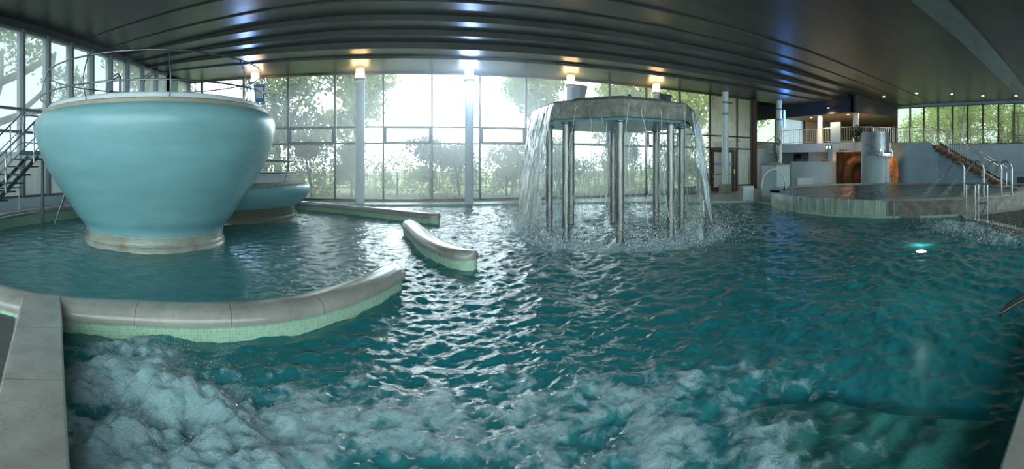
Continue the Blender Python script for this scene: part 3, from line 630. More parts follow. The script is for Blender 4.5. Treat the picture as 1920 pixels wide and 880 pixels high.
# ------------------------------------------------------------------ pool walls with marble coping
BULL = [(-.22,-.09),(-.225,-.04),(-.20,.0),(-.15,.035),(-.08,.052),(0,.058),(.08,.052),(.15,.035),(.20,0),(.225,-.04),(.22,-.09)]
WALLP = [(-.17,-1.5),(-.17,-.06),(.17,-.06),(.17,-1.5)]
def pool_wall(name, pts, label, taper=.28, bull=BULL, wallp=WALLP, mt=None):
    e = empty(name, (0,0,0)); tag(e, label, 'pool wall'); p = spline(pts, .07)
    # extra rings right at the ends so that they close round
    def dens(p):
        a, b = p[0], p[1]; c, d = p[-1], p[-2]; return [a.lerp(b, t) for t in (0,.1,.25,.5)] + p[1:-1] + [c.lerp(d, t) for t in (.5,.25,.1,0)]
    p = dens(p)
    MB().sweep(p, bull, taper).build('coping', M['marble'], e, smooth=True); MB().sweep([q - Vector((0,0,0)) for q in p], wallp, taper).build('tiled_side', mt or M['tile_green'], e, smooth=True)
    return e
z1 = .16
basin = [(-.02,6.2,z1),(-.16,5.85,z1),(-.40,5.35,z1),(-.78,4.78,z1),(-1.25,4.32,z1),(-1.85,3.98,z1),(-2.5,3.68,z1),(-3.1,3.38,z1),(-3.7,3.18,z1),(-4.6,3.2,z1),(-5.6,3.55,z1),(-7.2,4.7,.2),(-8.4,6.2,.26),(-9.0,8,.30),(-9.08,10.5,.3),(-9.05,13,.26),(-8.3,16,.2),(-6.6,16.9,z1),(-4.6,16.6,z1),(-2.95,15.6,z1),(-1.75,14.9,z1),(-.75,14.0,z1),(.25,13.1,z1),(1.15,12.3,z1)]
pool_wall('basin_wall', basin, 'long curved marble-topped wall round the pool with the two bowls')
pool_wall('island_wall', [(.28,11.0,z1),(.36,10.3,z1),(.46,9.6,z1),(.56,8.7,z1),(.72,7.95,z1),(.95,7.35,z1),(1.22,6.95,z1)], 'short curved marble-topped wall standing free in the middle of the water')
FLAT = [(-.21,-.30),(-.21,.0),(-.195,.018),(.175,.018),(.195,.0),(.205,-.04),(.195,-.10),(.195,-.30)]
FW = [(-.19,-.28),(-.19,-.30),(.17,-.30),(.17,-1.5),(.0,-1.5),(-.19,-.31)]
pool_wall('edge_wall', [(-3.32,3.24,.21),(-3.0,2.92,.21),(-2.6,2.5,.21),(-2.15,2.03,.21),(-1.5,1.36,.21),(-.9,.78,.21),(-.1,.40,.21),(1,.26,.21),(2.5,.25,.21),(4.5,.26,.21),(6.5,.34,.21)], 'straight flat marble edge in the bottom left corner', taper=0, bull=[(-a,b) for a,b in FLAT][::-1], wallp=[(-.17,-1.5),(-.17,-.2),(.18,-.2),(.18,-1.5)])
# right-hand pool edge of green stone
eg = pool_wall('stone_edge', [(12.25,3.8,.05),(11.4,2.95,.05),(10.25,1.85,.05),(9.05,1.05,.05),(7.6,.62,.05)], 'pale green stone edge below the metal steps rail on the right', taper=0, bull=[(-.12,-.12),(-.12,.01),(.14,.01),(.14,-.12)], wallp=[(-.10,-1.4),(-.10,-.1),(.10,-.1),(.10,-1.4)], mt=M['tile_pale'])
# underwater ledges
lg = MB().prism([(-8.6,6)]+[(-5.1+3.55*math.cos(a), 9.2+3.55*math.sin(a)*1.02) for a in np.linspace(-2.6,.4,30)]+[(-2.4,15.0),(-6,16.5),(-8.9,14)], -1.3, -.30).build('bowl_platform', M['pool_tile']); tag(lg, 'submerged round platform under the two bowls', 'platform')
BENCH = [(1.95,1.75),(2.05,2.15),(2.35,2.28),(2.75,1.95),(2.85,1.4),(2.95,1.0),(3.1,.3),(.6,.3),(1.6,1.2)]
bn = MB().prism(BENCH, -1.3, -.17).build('submerged_bench', M['bench_tile'], bevel=.03); tag(bn, 'submerged mosaic bench in the bottom right corner', 'bench')

# ------------------------------------------------------------------ main water surface
def fbm(X, Y, waves, seed):
    r = np.random.default_rng(seed); h = np.zeros_like(X)
    for (lam, amp, sharp, n) in waves:
        for i in range(n):
            a = r.uniform(0, 2*PI); k = 2*PI/(lam*r.uniform(.75,1.3)); ph = r.uniform(0, 2*PI)
            q = k*(X*math.cos(a) + Y*math.sin(a)) + ph + 1.3*np.sin(.37*k*(X*math.sin(a+.7) - Y*math.cos(a+.7)) + ph*2) + .7*np.sin(.71*k*(X*math.cos(a+2) + Y*math.sin(a+2)) + ph)
            s = np.sin(q); h += amp/math.sqrt(n)*(s if not sharp else (1 - 2*np.abs(np.sin(q/2))**.8))
    return h
def vnoise(X, Y, scale, seed, octv=5):
    r = np.random.default_rng(seed); T = r.random((256,256)); out = np.zeros_like(X); amp = 1; tot = 0
    for o_ in range(octv):
        x = X*scale + 17.3*o_; y = Y*scale + 9.1*o_; xi = np.floor(x).astype(int); yi = np.floor(y).astype(int); fx = x-xi; fy = y-yi
        fx = fx*fx*(3-2*fx); fy = fy*fy*(3-2*fy); g = lambda a, b: T[a % 256, b % 256]
        out += amp*((g(xi,yi)*(1-fx)+g(xi+1,yi)*fx)*(1-fy) + (g(xi,yi+1)*(1-fx)+g(xi+1,yi+1)*fx)*fy); tot += amp; amp *= .5; scale *= 2.03
    return out/tot
def grade(a, b, near, far, c0, c1, reach):
    o = [a]
    while o[-1] < b:
        x = o[-1]; d = max(c0-x, x-c1, 0); o.append(x + near + (far-near)*min(1, d/reach))
    o[-1] = b; return np.array(o)
gx = grade(-9.3, 13.7, .022, .07, -3.2, 2.6, 9); gy = grade(.3, 17.5, .022, .07, .3, 3.6, 9)
X, Y = np.meshgrid(gx, gy); inn = inside(X, Y); db = dist_to(X, Y); db[~inn] = 0
FC = (5.20, 9.80)
bas = inside(X, Y, [(p[0],p[1]) for p in basin] + [(.6,10.5),(.2,8)])
h = fbm(X, Y, [(1.3,.010,False,5),(.48,.013,True,8),(.26,.008,True,8),(.12,.003,False,6)], 3)
amp = np.where(bas, .6, 1.0)
# jets and foam
def g(cx, cy, r): return np.exp(-((X-cx)**2+(Y-cy)**2)/(2*r*r))
rf = np.hypot(X-FC[0], Y-FC[1]); ring = np.exp(-((rf-2.25)/.55)**2) + .45*np.exp(-(rf/2.0)**2)
jl = g(-2.15,3.1,.38) + 1.25*g(-1.35,2.5,.42) + .6*g(-.9,2.15,.35); jr = g(10.8,3.5,.7) + .9*g(9.4,2.0,.6) + .7*g(11.6,4.1,.4)
lump = vnoise(X, Y, 3.2, 5, 6); lump2 = np.abs(vnoise(X, Y, 2.1, 11, 6)-.5)*2
h2 = h*amp + (jl*.85)*(lump-.42)*.30 + jr*(lump-.35)*.38 + ring*(lump-.45)*.18
wide = np.exp(-(np.maximum(0, np.hypot((X+.1)/2.0, (Y-2.1)/.9)-1)/.5)**2)
h2 += wide*(lump-.5)*.12*(1-bas)
fine = 1 - np.abs(vnoise(X, Y, 6.5, 21, 5) - .5)*4; fine2 = 1 - np.abs(vnoise(X, Y, 14, 33, 3) - .5)*4
fm0 = np.clip(jl + .55*wide + jr*.8, 0, 1.1)
h2 += fm0*(fine*.022 + fine2*.014)
foam = np.clip(jl*1.1, 0, 1)*(.22+.34*np.clip(fine,0,1)+.45*(lump-.35)) + wide*(.60*(1.15-lump2) + .08*fine) + jr*.75 + ring*1.05 + .10*(1-bas) + .16*np.exp(-((Y-2.2)/.9)**2)*np.exp(-((X-1.9)/1.0)**2)
foam += .22*np.exp(-((Y-4.2)/1.2)**2)*np.exp(-((X-.2)/1.5)**2)*(1-bas) + .2*ring
foam += .25*np.clip(h2/.05, -1, 1)*wide + .12*np.clip(h2/.04,-1,1)
foam = np.where(bas, np.minimum(foam,.12), foam) + .35*np.exp(-((X+5.3)**2+(Y-4.6)**2)/1.6)*lump
edge = np.clip(db/.35, 0, 1)
coped = np.minimum(dist_to(X, Y, [(-3.25,3.14),(-1.45,1.38),(-.5,.68)], False), 9) < .9
e2 = np.where(coped, np.maximum(edge,.5), edge)
Z = WL + np.minimum(h2*e2, np.where(coped, .16, .03 + db*.5))
nx, ny = len(gx), len(gy)
verts = np.stack([X, Y, Z], -1).reshape(-1,3)
ii = (np.arange(ny-1)[:,None]*nx + np.arange(nx-1)[None,:]).ravel(); q = np.stack([ii, ii+1, ii+nx+1, ii+nx], 1)
keepv = (inn | (dist_to(X, Y) < .12)).ravel(); q = q[keepv[q].all(1)]
used = np.zeros(len(verts), bool); used[q.ravel()] = True; remap = np.cumsum(used)-1; q = remap[q]; V = verts[used]; FA = np.clip(foam,0,1).ravel()[used]
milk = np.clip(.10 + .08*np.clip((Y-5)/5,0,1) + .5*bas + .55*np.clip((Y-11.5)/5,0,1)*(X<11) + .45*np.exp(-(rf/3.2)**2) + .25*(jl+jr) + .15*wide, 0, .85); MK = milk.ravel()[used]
def np_mesh(name, V, q, mt, attr=None):
    me = bpy.data.meshes.new(name); me.vertices.add(len(V)); me.vertices.foreach_set('co', V.astype(np.float32).ravel())
    me.loops.add(q.size); me.loops.foreach_set('vertex_index', q.astype(np.int32).ravel()); me.polygons.add(len(q))
    me.polygons.foreach_set('loop_start', (np.arange(len(q))*q.shape[1]).astype(np.int32)); me.update(calc_edges=True); me.validate()
    me.polygons.foreach_set('use_smooth', [True]*len(me.polygons)); me.materials.append(mt)
    if attr is not None:
        a = me.attributes.new('foam', 'FLOAT', 'POINT'); a.data.foreach_set('value', attr.astype(np.float32))
    o = bpy.data.objects.new(name, me); COL.objects.link(o); return o
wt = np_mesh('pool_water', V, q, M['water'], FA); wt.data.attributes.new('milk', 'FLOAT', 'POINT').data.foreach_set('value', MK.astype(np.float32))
# shallow water over the bench lets more of it show
sb = inside(X, Y, BENCH)*np.clip(dist_to(X, Y, BENCH)/.12, 0, 1)
wt.data.attributes.new('clear', 'FLOAT', 'POINT').data.foreach_set('value', (.5*sb).ravel()[used].astype(np.float32)); tag(wt, 'choppy turquoise pool water with foam', 'water', kind='stuff')

# ------------------------------------------------------------------ the two bowls
def ring_path(r, z, a0=0, a1=2*PI, n=96): return [(r*math.cos(a), r*math.sin(a), z) for a in np.linspace(a0, a1, n)]
def bowl(name, c, prof, band, bandmat, rim_r, rim_z, inner, rails, nposts, phase, label, bend=0.0):
    b = empty(name, (c[0],c[1],0)); tag(b, label, 'fountain bowl')
    # smooth the profile
    P = spline([(r,0,z) for r,z in prof], .06); MB().lathe([(p.x,p.z) for p in P], seg=160).build('shell', M['teal'], b, smooth='all')
    P = spline([(r,0,z) for r,z in band], .05); MB().lathe([(p.x,p.z) for p in P], seg=160).build('tiled_foot', bandmat, b, smooth='all')
    MB().lathe([(rim_r+.02,rim_z-.04),(rim_r+.02,rim_z+.05),(rim_r-.03,rim_z+.07),(inner[0]-.02,rim_z+.08)], seg=160).build('rim', M['tan'], b, smooth=True)
    MB().lathe([(inner[0],rim_z+.05),(inner[0],inner[1]-.02),(inner[0]-.02,inner[1]),(inner[0]-.18,inner[1]),(inner[0]-.2,inner[1]-.05),(inner[0]-.2,rim_z-.3)], seg=160).build('inner_wall', M['white'], b, smooth=True)
    MB().lathe([(0.001,inner[1]-.12),(inner[0]-.19,inner[1]-.12)], seg=96).build('bowl_water', M['water_up'], b, smooth=True)
    for (r, z) in rails: MB().tube(ring_path(r, z, n=120), .016, 8).build('rail_ring', M['steel_rail'], b, smooth='all')
    for k in range(nposts):
        a = phase + 2*PI*k/nposts; pts = [(rim_r-.03, rim_z), (rails[0][0]+bend*.3, rim_z+.12)] if False else [(rim_r-.06, rim_z-.02),(rim_r-.02,rim_z+.15),(rails[0][0],rails[0][1]),((rails[0][0]+rails[1][0])/2+.03,(rails[0][1]+rails[1][1])/2),(rails[1][0],rails[1][1])]
        s = spline([(r*math.cos(a), r*math.sin(a), z) for r,z in pts], .1)
        MB().tube(s, .011, 6).build('post', M['steel_rail'], b, smooth='all')
    return b
c1 = (-5.04, 8.38); ang1 = math.atan2(-c1[1], -c1[0])
prof1 = [(1.49,.20),(1.50,.26),(1.56,.36),(1.66,.47),(1.84,.74),(2.13,1.17),(2.38,1.59),(2.54,2.01),(2.60,2.30),(2.585,2.46),(2.52,2.57),(2.44,2.62)]
band1 = [(1.53,-1.3),(1.53,-.1),(1.505,.02),(1.485,.16),(1.495,.24)]
bw = bowl('giant_bowl', c1, prof1, band1, M['tile_band'], 2.42, 2.63, (2.30, 2.80), [(2.47,2.97),(2.32,3.49)], 10, ang1+math.radians(6), 'giant teal bowl on a tiled foot with a double ring handrail')
for nm, x0 in (('near', 205), ('far', 270)):
    g_ = empty('grab_rail', (*bearing(x0+8, 11.2 if x0 == 205 else 11.0), 2.62)); g_.rotation_euler[2] = .5
    tag(g_, 'bent steel grab rail in the big bowl, %s' % ('the left one' if x0 == 205 else 'the right one'), 'grab rail', 'grab rails in the big bowl')
    for dy in (0,.3):
        MB().tube(spline([(-.17,dy,0),(-.16,dy,.95),(.05,dy,1.18),(.12,dy,1.2),(.15,dy,1.08),(.15,dy,0)],.06), .022, 8).build('rail', M['steel_dark'], g_, smooth='all')
c2 = (-5.87, 13.58)
prof2 = [(2.78,.32),(2.86,.38),(3.02,.55),(3.13,.72),(3.14,.84),(3.10,.93),(3.0,.96)]
band2 = [(2.72,-1.3),(2.72,-.1),(2.70,.05),(2.74,.2),(2.79,.33)]
bowl('small_bowl', c2, prof2, band2, M['tile_dark'], 2.98, .96, (2.66, 1.28), [(3.05,1.32),(2.92,1.66)], 10, math.atan2(-c2[1],-c2[0])+math.radians(42), 'lower teal bowl with steel rails behind the giant bowl')

# ------------------------------------------------------------------ mushroom fountain
fo = empty('mushroom_fountain', (FC[0], FC[1], 0)); tag(fo, 'octagonal concrete fountain roof on eight steel columns standing in the pool', 'fountain')
A0 = math.atan2(-FC[1], -FC[0])
for k in range(8):
    a = A0 + math.radians(3+45*k); x, y = 1.65*math.cos(a), 1.65*math.sin(a)
    MB().lathe([(.085,-1.3),(.085,2.56)], (x,y), 20).lathe([(.085,2.46),(.115,2.48),(.115,2.56)], (x,y), 20).build('column', M['column'], fo, smooth=True)
def octo(R, off=5.0): return [(R*math.cos(A0+math.radians(off+45*k)), R*math.sin(A0+math.radians(off+45*k))) for k in range(8)]
def frustum(rings):
    mb = MB(); v = []; f = []
    for R, z in rings: v += [(x,y,z) for x,y in octo(R)]
    n = len(rings)
    for i in range(n-1):
        for k in range(8): k2 = (k+1) % 8; f.append((i*8+k,i*8+k2,(i+1)*8+k2,(i+1)*8+k))
    f.append(tuple(range(8))[::-1]); f.append(tuple(range((n-1)*8,n*8))); return mb.add(v, f)
frustum([(1.90,2.60),(1.96,2.54),(2.02,2.54),(2.03,2.58),(2.03,2.90),(2.0,2.93),(1.42,3.02),(1.36,3.07)]).build('roof', M['wet_concrete'], fo, bevel=.012)
frustum([(1.86,2.50),(1.92,2.545)]).build('soffit', M['teal'], fo)
mb = MB()
for k in range(46):
    a = rng.uniform(0,2*PI); r = rng.uniform(.3,1.3); mb.ball((r*math.cos(a), r*math.sin(a), 3.08), rng.uniform(.02,.045), 7, 5)
pb = mb.build('pebbles', M['tread'], fo, smooth='all'); tag(pb, kind='stuff')
# water curtain
def ocr(a):
    t = (a - (A0+math.radians(5))) % (PI/4); return math.cos(PI/8)/math.cos(t - PI/8)
cprof = [(2.02,2.91)] + [(2.04 + .40*t**.55*(1+.1*t), 2.88 - 2.92*t) for t in np.linspace(0.004, 1, 26)]
seg = 320; mb = MB(); mb.lathe(cprof, seg=seg, rf=lambda a: 1); n = len(cprof)
V_ = np.array(mb.v); ang = np.arctan2(V_[:,1], V_[:,0]); rr = np.hypot(V_[:,0], V_[:,1]); tt = np.clip((2.88-V_[:,2])/2.92, 0, 1)
oc = np.array([ocr(a) for a in ang]); wob = 1 + tt*.006*np.sin(ang*23+3*tt*4)+ tt*.004*np.sin(ang*57+9*tt) + .015*tt*np.sin(ang*9)
rr = rr*(oc*(1-tt*.6) + tt*.6)*wob
front = lambda a: abs((a - A0 - math.radians(5) + PI) % (2*PI) - PI)
fa_ = np.abs((ang - A0 - math.radians(5) + PI) % (2*PI) - PI)
mb.f = [f for f in mb.f if fa_[f[0]] > math.radians(44) + .10*math.sin(f[0]*.7) - .25*tt[f[0]]*0]
mb.v = [tuple(p) for p in np.stack([rr*np.cos(ang), rr*np.sin(ang), V_[:,2]], 1)]
wc = mb.build('water_curtain', M['curtain'], None, smooth='all'); wc.location = (FC[0],FC[1],0); tag(wc, 'thin curtain of water falling all round the fountain roof', 'water', kind='stuff')
mb = MB()
for k in range(420):
    a = rng.uniform(0,2*PI)
    if front(a) < math.radians(46) and k % 4: continue
    ph = rng.uniform(0,6); t0 = rng.uniform(0,.5); t1 = min(1, t0+rng.uniform(.2,.8)); pts = []
    for t in np.linspace(t0, t1, 16):
        b = a + .012*math.sin(9*t+ph) + .006*math.sin(31*t+ph*2) + .01*math.sin(17*t+ph); r = (2.05+.40*t**.55)*(ocr(b)*(1-t*.6)+t*.6) + .012*math.sin(20*t+ph); pts.append((r*math.cos(b), r*math.sin(b), 2.9-2.92*t))
    mb.tube(pts, rng.uniform(.002,.007), 4, cap=False)
sr = mb.build('strings', M['drops'], wc, smooth='all'); tag(sr, kind='stuff')
mb = MB()
def drop(p, r): 
    x,y,z = p; mb.add([(x-r,y,z),(x,y-r,z),(x+r,y,z),(x,y+r,z),(x,y,z+r*1.4),(x,y,z-r*1.4)], [(0,1,4),(1,2,4),(2,3,4),(3,0,4),(1,0,5),(2,1,5),(3,2,5),(0,3,5)])
for k in range(8500):
    a = rng.uniform(0,2*PI); r = rng.normal(2.35,.5); z = abs(rng.normal(0,.22))*(1 if k % 4 else 2.2); drop((r*math.cos(a), r*math.sin(a), WL+z), rng.uniform(.003,.010))
for k in range(1500):
    a = rng.uniform(0,2*PI); t = rng.uniform(0,1); r = 2.05+.45*t**.55+rng.normal(0,.05); drop((r*math.cos(a), r*math.sin(a), 2.9-2.92*t), rng.uniform(.003,.009))
sp = mb.build('splash_drops', M['drops'], None); sp.location = (FC[0],FC[1],0); tag(sp, 'splashing drops around the foot of the water curtain', 'water', kind='stuff')
mb = MB()
for (cx,cy,s,n_,zz) in [(-2.1,3.1,.34,1100,.04),(-1.35,2.5,.40,1500,.05),(10.6,3.3,.8,900,.14),(9.4,2.0,.6,600,.12)]:
    for k in range(n_): drop((cx+rng.normal(0,s), cy+rng.normal(0,s), WL+.05+abs(rng.normal(0,zz))), rng.uniform(.001,.0028) if cx < 3 else rng.uniform(.003,.008))
k_ = inside(np.array([p[0] for p in mb.v]), np.array([p[1] for p in mb.v]))
sp = mb.build('bubble_spray', M['drops'], None); tag(sp, 'fine spray over the bubbling jets', 'water', kind='stuff')

# ------------------------------------------------------------------ raised round pool on the right
RC = (16.95, 8.25); RR = 5.3; RZ = .47
def circ(r, a0, a1, n): return [(RC[0]+r*math.cos(a), RC[1]+r*math.sin(a)) for a in np.linspace(a0, a1, n)]
rp = empty('round_pool', (RC[0],RC[1],0)); tag(rp, 'raised round pool with water spilling over its pale green tiled rim', 'pool')
ap = math.radians
MB().lathe([(RR,-1.3),(RR,RZ-.02),(RR-.05,RZ),(RR-.3,RZ-.02),(RR-.3,-.3)], seg=90, a0=ap(138), a1=ap(202)).build('tiled_side', M['tile_pale'], rp, smooth=True)
MB().lathe([(RR,-1.3),(RR,RZ+.02),(RR-.02,RZ+.04),(RR-.3,RZ+.04),(RR-.3,-.3)], seg=200, a0=ap(202), a1=ap(498)).build('concrete_side', M['wet_concrete'], rp, smooth=True)
MB().lathe([(RR+.03,RZ-.02),(RR+.03,RZ+.05),(RR,RZ+.07),(RR-.32,RZ+.07),(RR-.34,RZ-.02)], seg=160, a0=ap(202), a1=ap(498)).build('rim', M['marble'], rp, smooth=True)
MB().lathe([(0.001,0),(RR-.25,0)], seg=60).build('basin_bottom', M['pool_tile'], rp)
# its water
n_ = 150; xg = np.linspace(-RR,RR,n_); XX,YY = np.meshgrid(xg,xg); hh = fbm(XX,YY,[(.9,.016,True,6),(.35,.012,True,6)],9)
rr = np.hypot(XX,YY); ok = rr < RR-.06; ZZ = RZ + hh*np.clip((RR-rr)/.5,0,1)
ii = (np.arange(n_-1)[:,None]*n_ + np.arange(n_-1)[None,:]).ravel(); q = np.stack([ii,ii+1,ii+n_+1,ii+n_],1); q = q[ok.ravel()[q].all(1)]
us = np.zeros(n_*n_, bool); us[q.ravel()] = True; rm = np.cumsum(us)-1
px_, py_ = bearing(1663,23.6); fm_ = .9*np.exp(-((XX+RC[0]-px_)**2+(YY+RC[1]-py_)**2)/.5) + .5*np.exp(-((XX+RC[0]-15.6)**2+(YY+RC[1]-5.6)**2)/1.8) + .5*np.exp(-((XX+RC[0]-15.5)**2+(YY+RC[1]-12.6)**2)/.8)
wu = np_mesh('round_pool_water', np.stack([XX,YY,ZZ],-1).reshape(-1,3)[us], rm[q], M['water_up'], np.clip(fm_,0,1).ravel()[us]); wu.location = (RC[0],RC[1],.0); tag(wu, 'rippling grey-blue water in the raised round pool', 'water', kind='stuff')
sh = MB().lathe([(RR+.015,WL),(RR+.03,RZ*.5),(RR+.02,RZ-.04),(RR-.03,RZ+.01)], seg=120, a0=ap(146), a1=ap(205)).build('overflow_sheet', M['sheet'], None, smooth='all'); sh.location = (RC[0],RC[1],0); tag(sh, 'white streaks of water spilling over the green rim of the round pool', 'water', kind='stuff')
# end blocks on the left of the round pool
bx, by = 13.95, 13.25
eb = empty('end_block', (bx,by,0), -.75); tag(eb, 'low pale block beside the round pool, under the steel arch', 'block')
MB().box(-.75,-.30,-.28,.3,0,.62).build('white_block', M['white'], eb, bevel=.02); MB().box(-.30,.02,-.36,.25,-.3,.50).build('stone_block', M['concrete'], eb, bevel=.02)
MB().lathe([(.035,0),(.035,.03)],(-.6,-.30),10).build('drain', M['steel_dark'], eb)
# steel arch (two bent bands)
cx, cy = bearing(1451, 19.9); sa = empty('steel_arch', (cx,cy,.45), -.80); tag(sa, 'arched pair of bent steel bands in front of the statue pedestal', 'water arch')
for dy in (-.17, .17):
    pts = [(.55*math.cos(a)*(1 if math.cos(a) < 0 else .95), dy, .88*math.sin(a)**.9 if math.sin(a) > 0 else 0) for a in np.linspace(0, PI, 26)]
    mb = MB(); v = []; f = []
    for i, p in enumerate(pts):
        t = Vector(pts[min(i+1,25)]) - Vector(pts[max(i-1,0)]); nn = Vector((-t.z,0,t.x)).normalized()
        for (u, w_) in ((-.12,-.022),(.12,-.022),(.12,.022),(-.12,.022)): v.append((p[0]+nn.x*w_, p[1]+u, p[2]+nn.z*w_))
    for i in range(25):
        for j in range(4): j2 = (j+1) % 4; f.append((4*i+j,4*i+j2,4*i+4+j2,4*i+4+j))
    f += [(3,2,1,0),(100,101,102,103)]
    mb.add(v, f).build('band', M['steel_band'], sa, smooth=True)
# pedestal + statue
px_, py_ = bearing(1455, 21.6)
pd = empty('pedestal', (px_,py_,0), -.80+PI/4); tag(pd, 'square pale stone pedestal carrying the statue', 'pedestal')
MB().box(-.48,.48,-.48,.48,0,1.50).build('body', M['plaster'], pd, bevel=.015); MB().box(-.52,.52,-.52,.52,1.50,1.57).build('slab', M['concrete'], pd, bevel=.01)
def skin_figure(name, verts, edges, radii, mt, parent, root=0, sub=2):
    me = bpy.data.meshes.new(name); me.from_pydata(verts, edges, []); o = bpy.data.objects.new(name, me); COL.objects.link(o); o.parent = parent
    sk = o.modifiers.new('skin','SKIN'); me.skin_vertices.new() if not me.skin_vertices else None
    for i, r in enumerate(radii):
        s = me.skin_vertices[0].data[i]; s.radius = r if isinstance(r, tuple) else (r, r); s.use_root = (i == root)
    sk.use_smooth_shade = True; ss = o.modifiers.new('sub','SUBSURF'); ss.levels = sub; ss.render_levels = sub; me.materials.append(mt); return o
su = empty('statue', (px_,py_,1.57), -.9); tag(su, 'small grey figure statue with one arm raised over its head', 'statue')
MB().box(-.22,.22,-.18,.18,0,.07).build('plinth', M['concrete'], su, bevel=.01)
Vv = [(0,0,.60),(0,-.01,.72),(.01,0,.84),(.01,.0,.95),(.0,-.01,1.02),(-.02,-.01,1.12),   # pelvis..head
      (.07,0,.56),(.09,-.04,.33),(.06,.02,.12),(.06,-.06,.085),                           # right leg
      (-.06,0,.56),(-.05,.02,.34),(-.09,.0,.12),(-.10,-.07,.085),
      (.12,0,.93),(.21,-.02,1.05),(.12,-.03,1.17),(.03,-.05,1.2),                        # raised arm
      (-.11,0,.92),(-.17,-.02,.76),(-.12,-.06,.62),(-.08,-.08,.56)]
Ed = [(0,1),(1,2),(2,3),(3,4),(4,5),(0,6),(6,7),(7,8),(8,9),(0,10),(10,11),(11,12),(12,13),(3,14),(14,15),(15,16),(16,17),(3,18),(18,19),(19,20),(20,21)]
Rr = [(.135,.11),(.10,.09),(.125,.10),(.125,.09),(.05,.05),(.085,.095),.105,.075,.042,.035,.105,.075,.042,.035,.06,.048,.038,.032,.06,.046,.038,.032]
skin_figure('figure', Vv, Ed, Rr, mat('dark_cast_stone', (.13,.14,.135), .28, .4, var=.4, scale=8), su)
# low white block behind
px_, py_ = bearing(1507, 24.3); o = MB().box(-.45,.45,-.15,.15,0,.78).build('low_block', M['white'], bevel=.01); o.location = (px_+.4,py_+.2,0); o.rotation_euler[2] = -.9; tag(o, 'low white block behind the round pool, left of the lobby', 'block')
# curved lobby counter
cx, cy = bearing(1525, 26.8); cu = empty('curved_counter', (cx,cy,0)); tag(cu, 'pale curved counter wall behind the round pool', 'counter')
MB().lathe([(1.36,0),(1.36,1.69),(1.24,1.69),(1.24,0)], seg=64, a0=ap(130), a1=ap(330)).build('body', M['plaster'], cu, smooth=True)
px_, py_ = bearing(1548, 25.6); o = MB().box(-.2,.2,-.1,.1,0,.06).ball((0,0,.08),.10,10,6,(1.6,.8,.5)).build('orange_bowl', mat('orange_plastic', (.6,.14,.03), .4)); o.location = (px_,py_,1.69); tag(o, 'orange dish on top of the curved counter', 'dish')
px_, py_ = bearing(1500, 26.5); o = MB().tube([(-.22,0,0),(-.22,0,.14),(.22,0,.14),(.22,0,0)],.012,6).box(-.2,.2,-.04,.04,.0,.03).build('wire_rack', M['steel_dark']); o.location = (px_,py_,1.69); tag(o, 'small dark rack on the left end of the curved counter', 'rack')
# spout tower
tx, ty = 21.75, 12.0; tw_ = empty('spout_tower', (tx,ty,0), 0); tag(tw_, 'round pale tower with a curved metal jacket and a spout pouring into the round pool', 'tower')
MB().lathe([(.78,0),(.78,3.26),(.74,3.28),(0.001,3.28)], seg=64).build('body', M['plaster'], tw_, smooth=True)
fa = math.atan2(-ty,-tx)
MB().lathe([(.80,2.02),(.83,2.03),(.83,3.30),(.80,3.30)], seg=40, a0=fa-.9, a1=fa+1.2).build('metal_jacket', mat('dull_metal_jacket', (.22,.25,.26), .35, .7, var=.3, scale=3), tw_, smooth=True)
sx, sy = bearing(1665, 23.7); d = Vector((sx-tx, sy-ty)); ln = d.length; e = empty('spout', (0,0,0)); e.parent = tw_; e.rotation_euler[2] = math.atan2(d.y,d.x)
MB().box(.6,ln,-.28,.28,1.98,2.02).box(.6,ln,-.30,-.27,1.98,2.22).box(.6,ln,.27,.30,1.98,2.22).box(ln-.5,ln-.1,-.36,.36,2.05,2.13).box(ln-.25,ln-.2,-.36,-.30,2.0,2.35).box(ln-.25,ln-.2,.30,.36,2.0,2.35).build('channel', M['steel'], e)
mb = MB(); mb.lathe([(.20,2.02),(.17,1.8),(.15,1.4),(.14,1.0),(.16,.6),(.22,RZ)], seg=40)
mb.v = [(x*1.0+.02*math.sin(z*20+y*30), y*1.0+.02*math.sin(z*17+x*40), z) for x,y,z in mb.v]
js = mb.build('spout_water', M['jet'], None, smooth='all'); js.location = (sx,sy,0); tag(js, 'water falling from the tower spout into the round pool', 'water', kind='stuff')

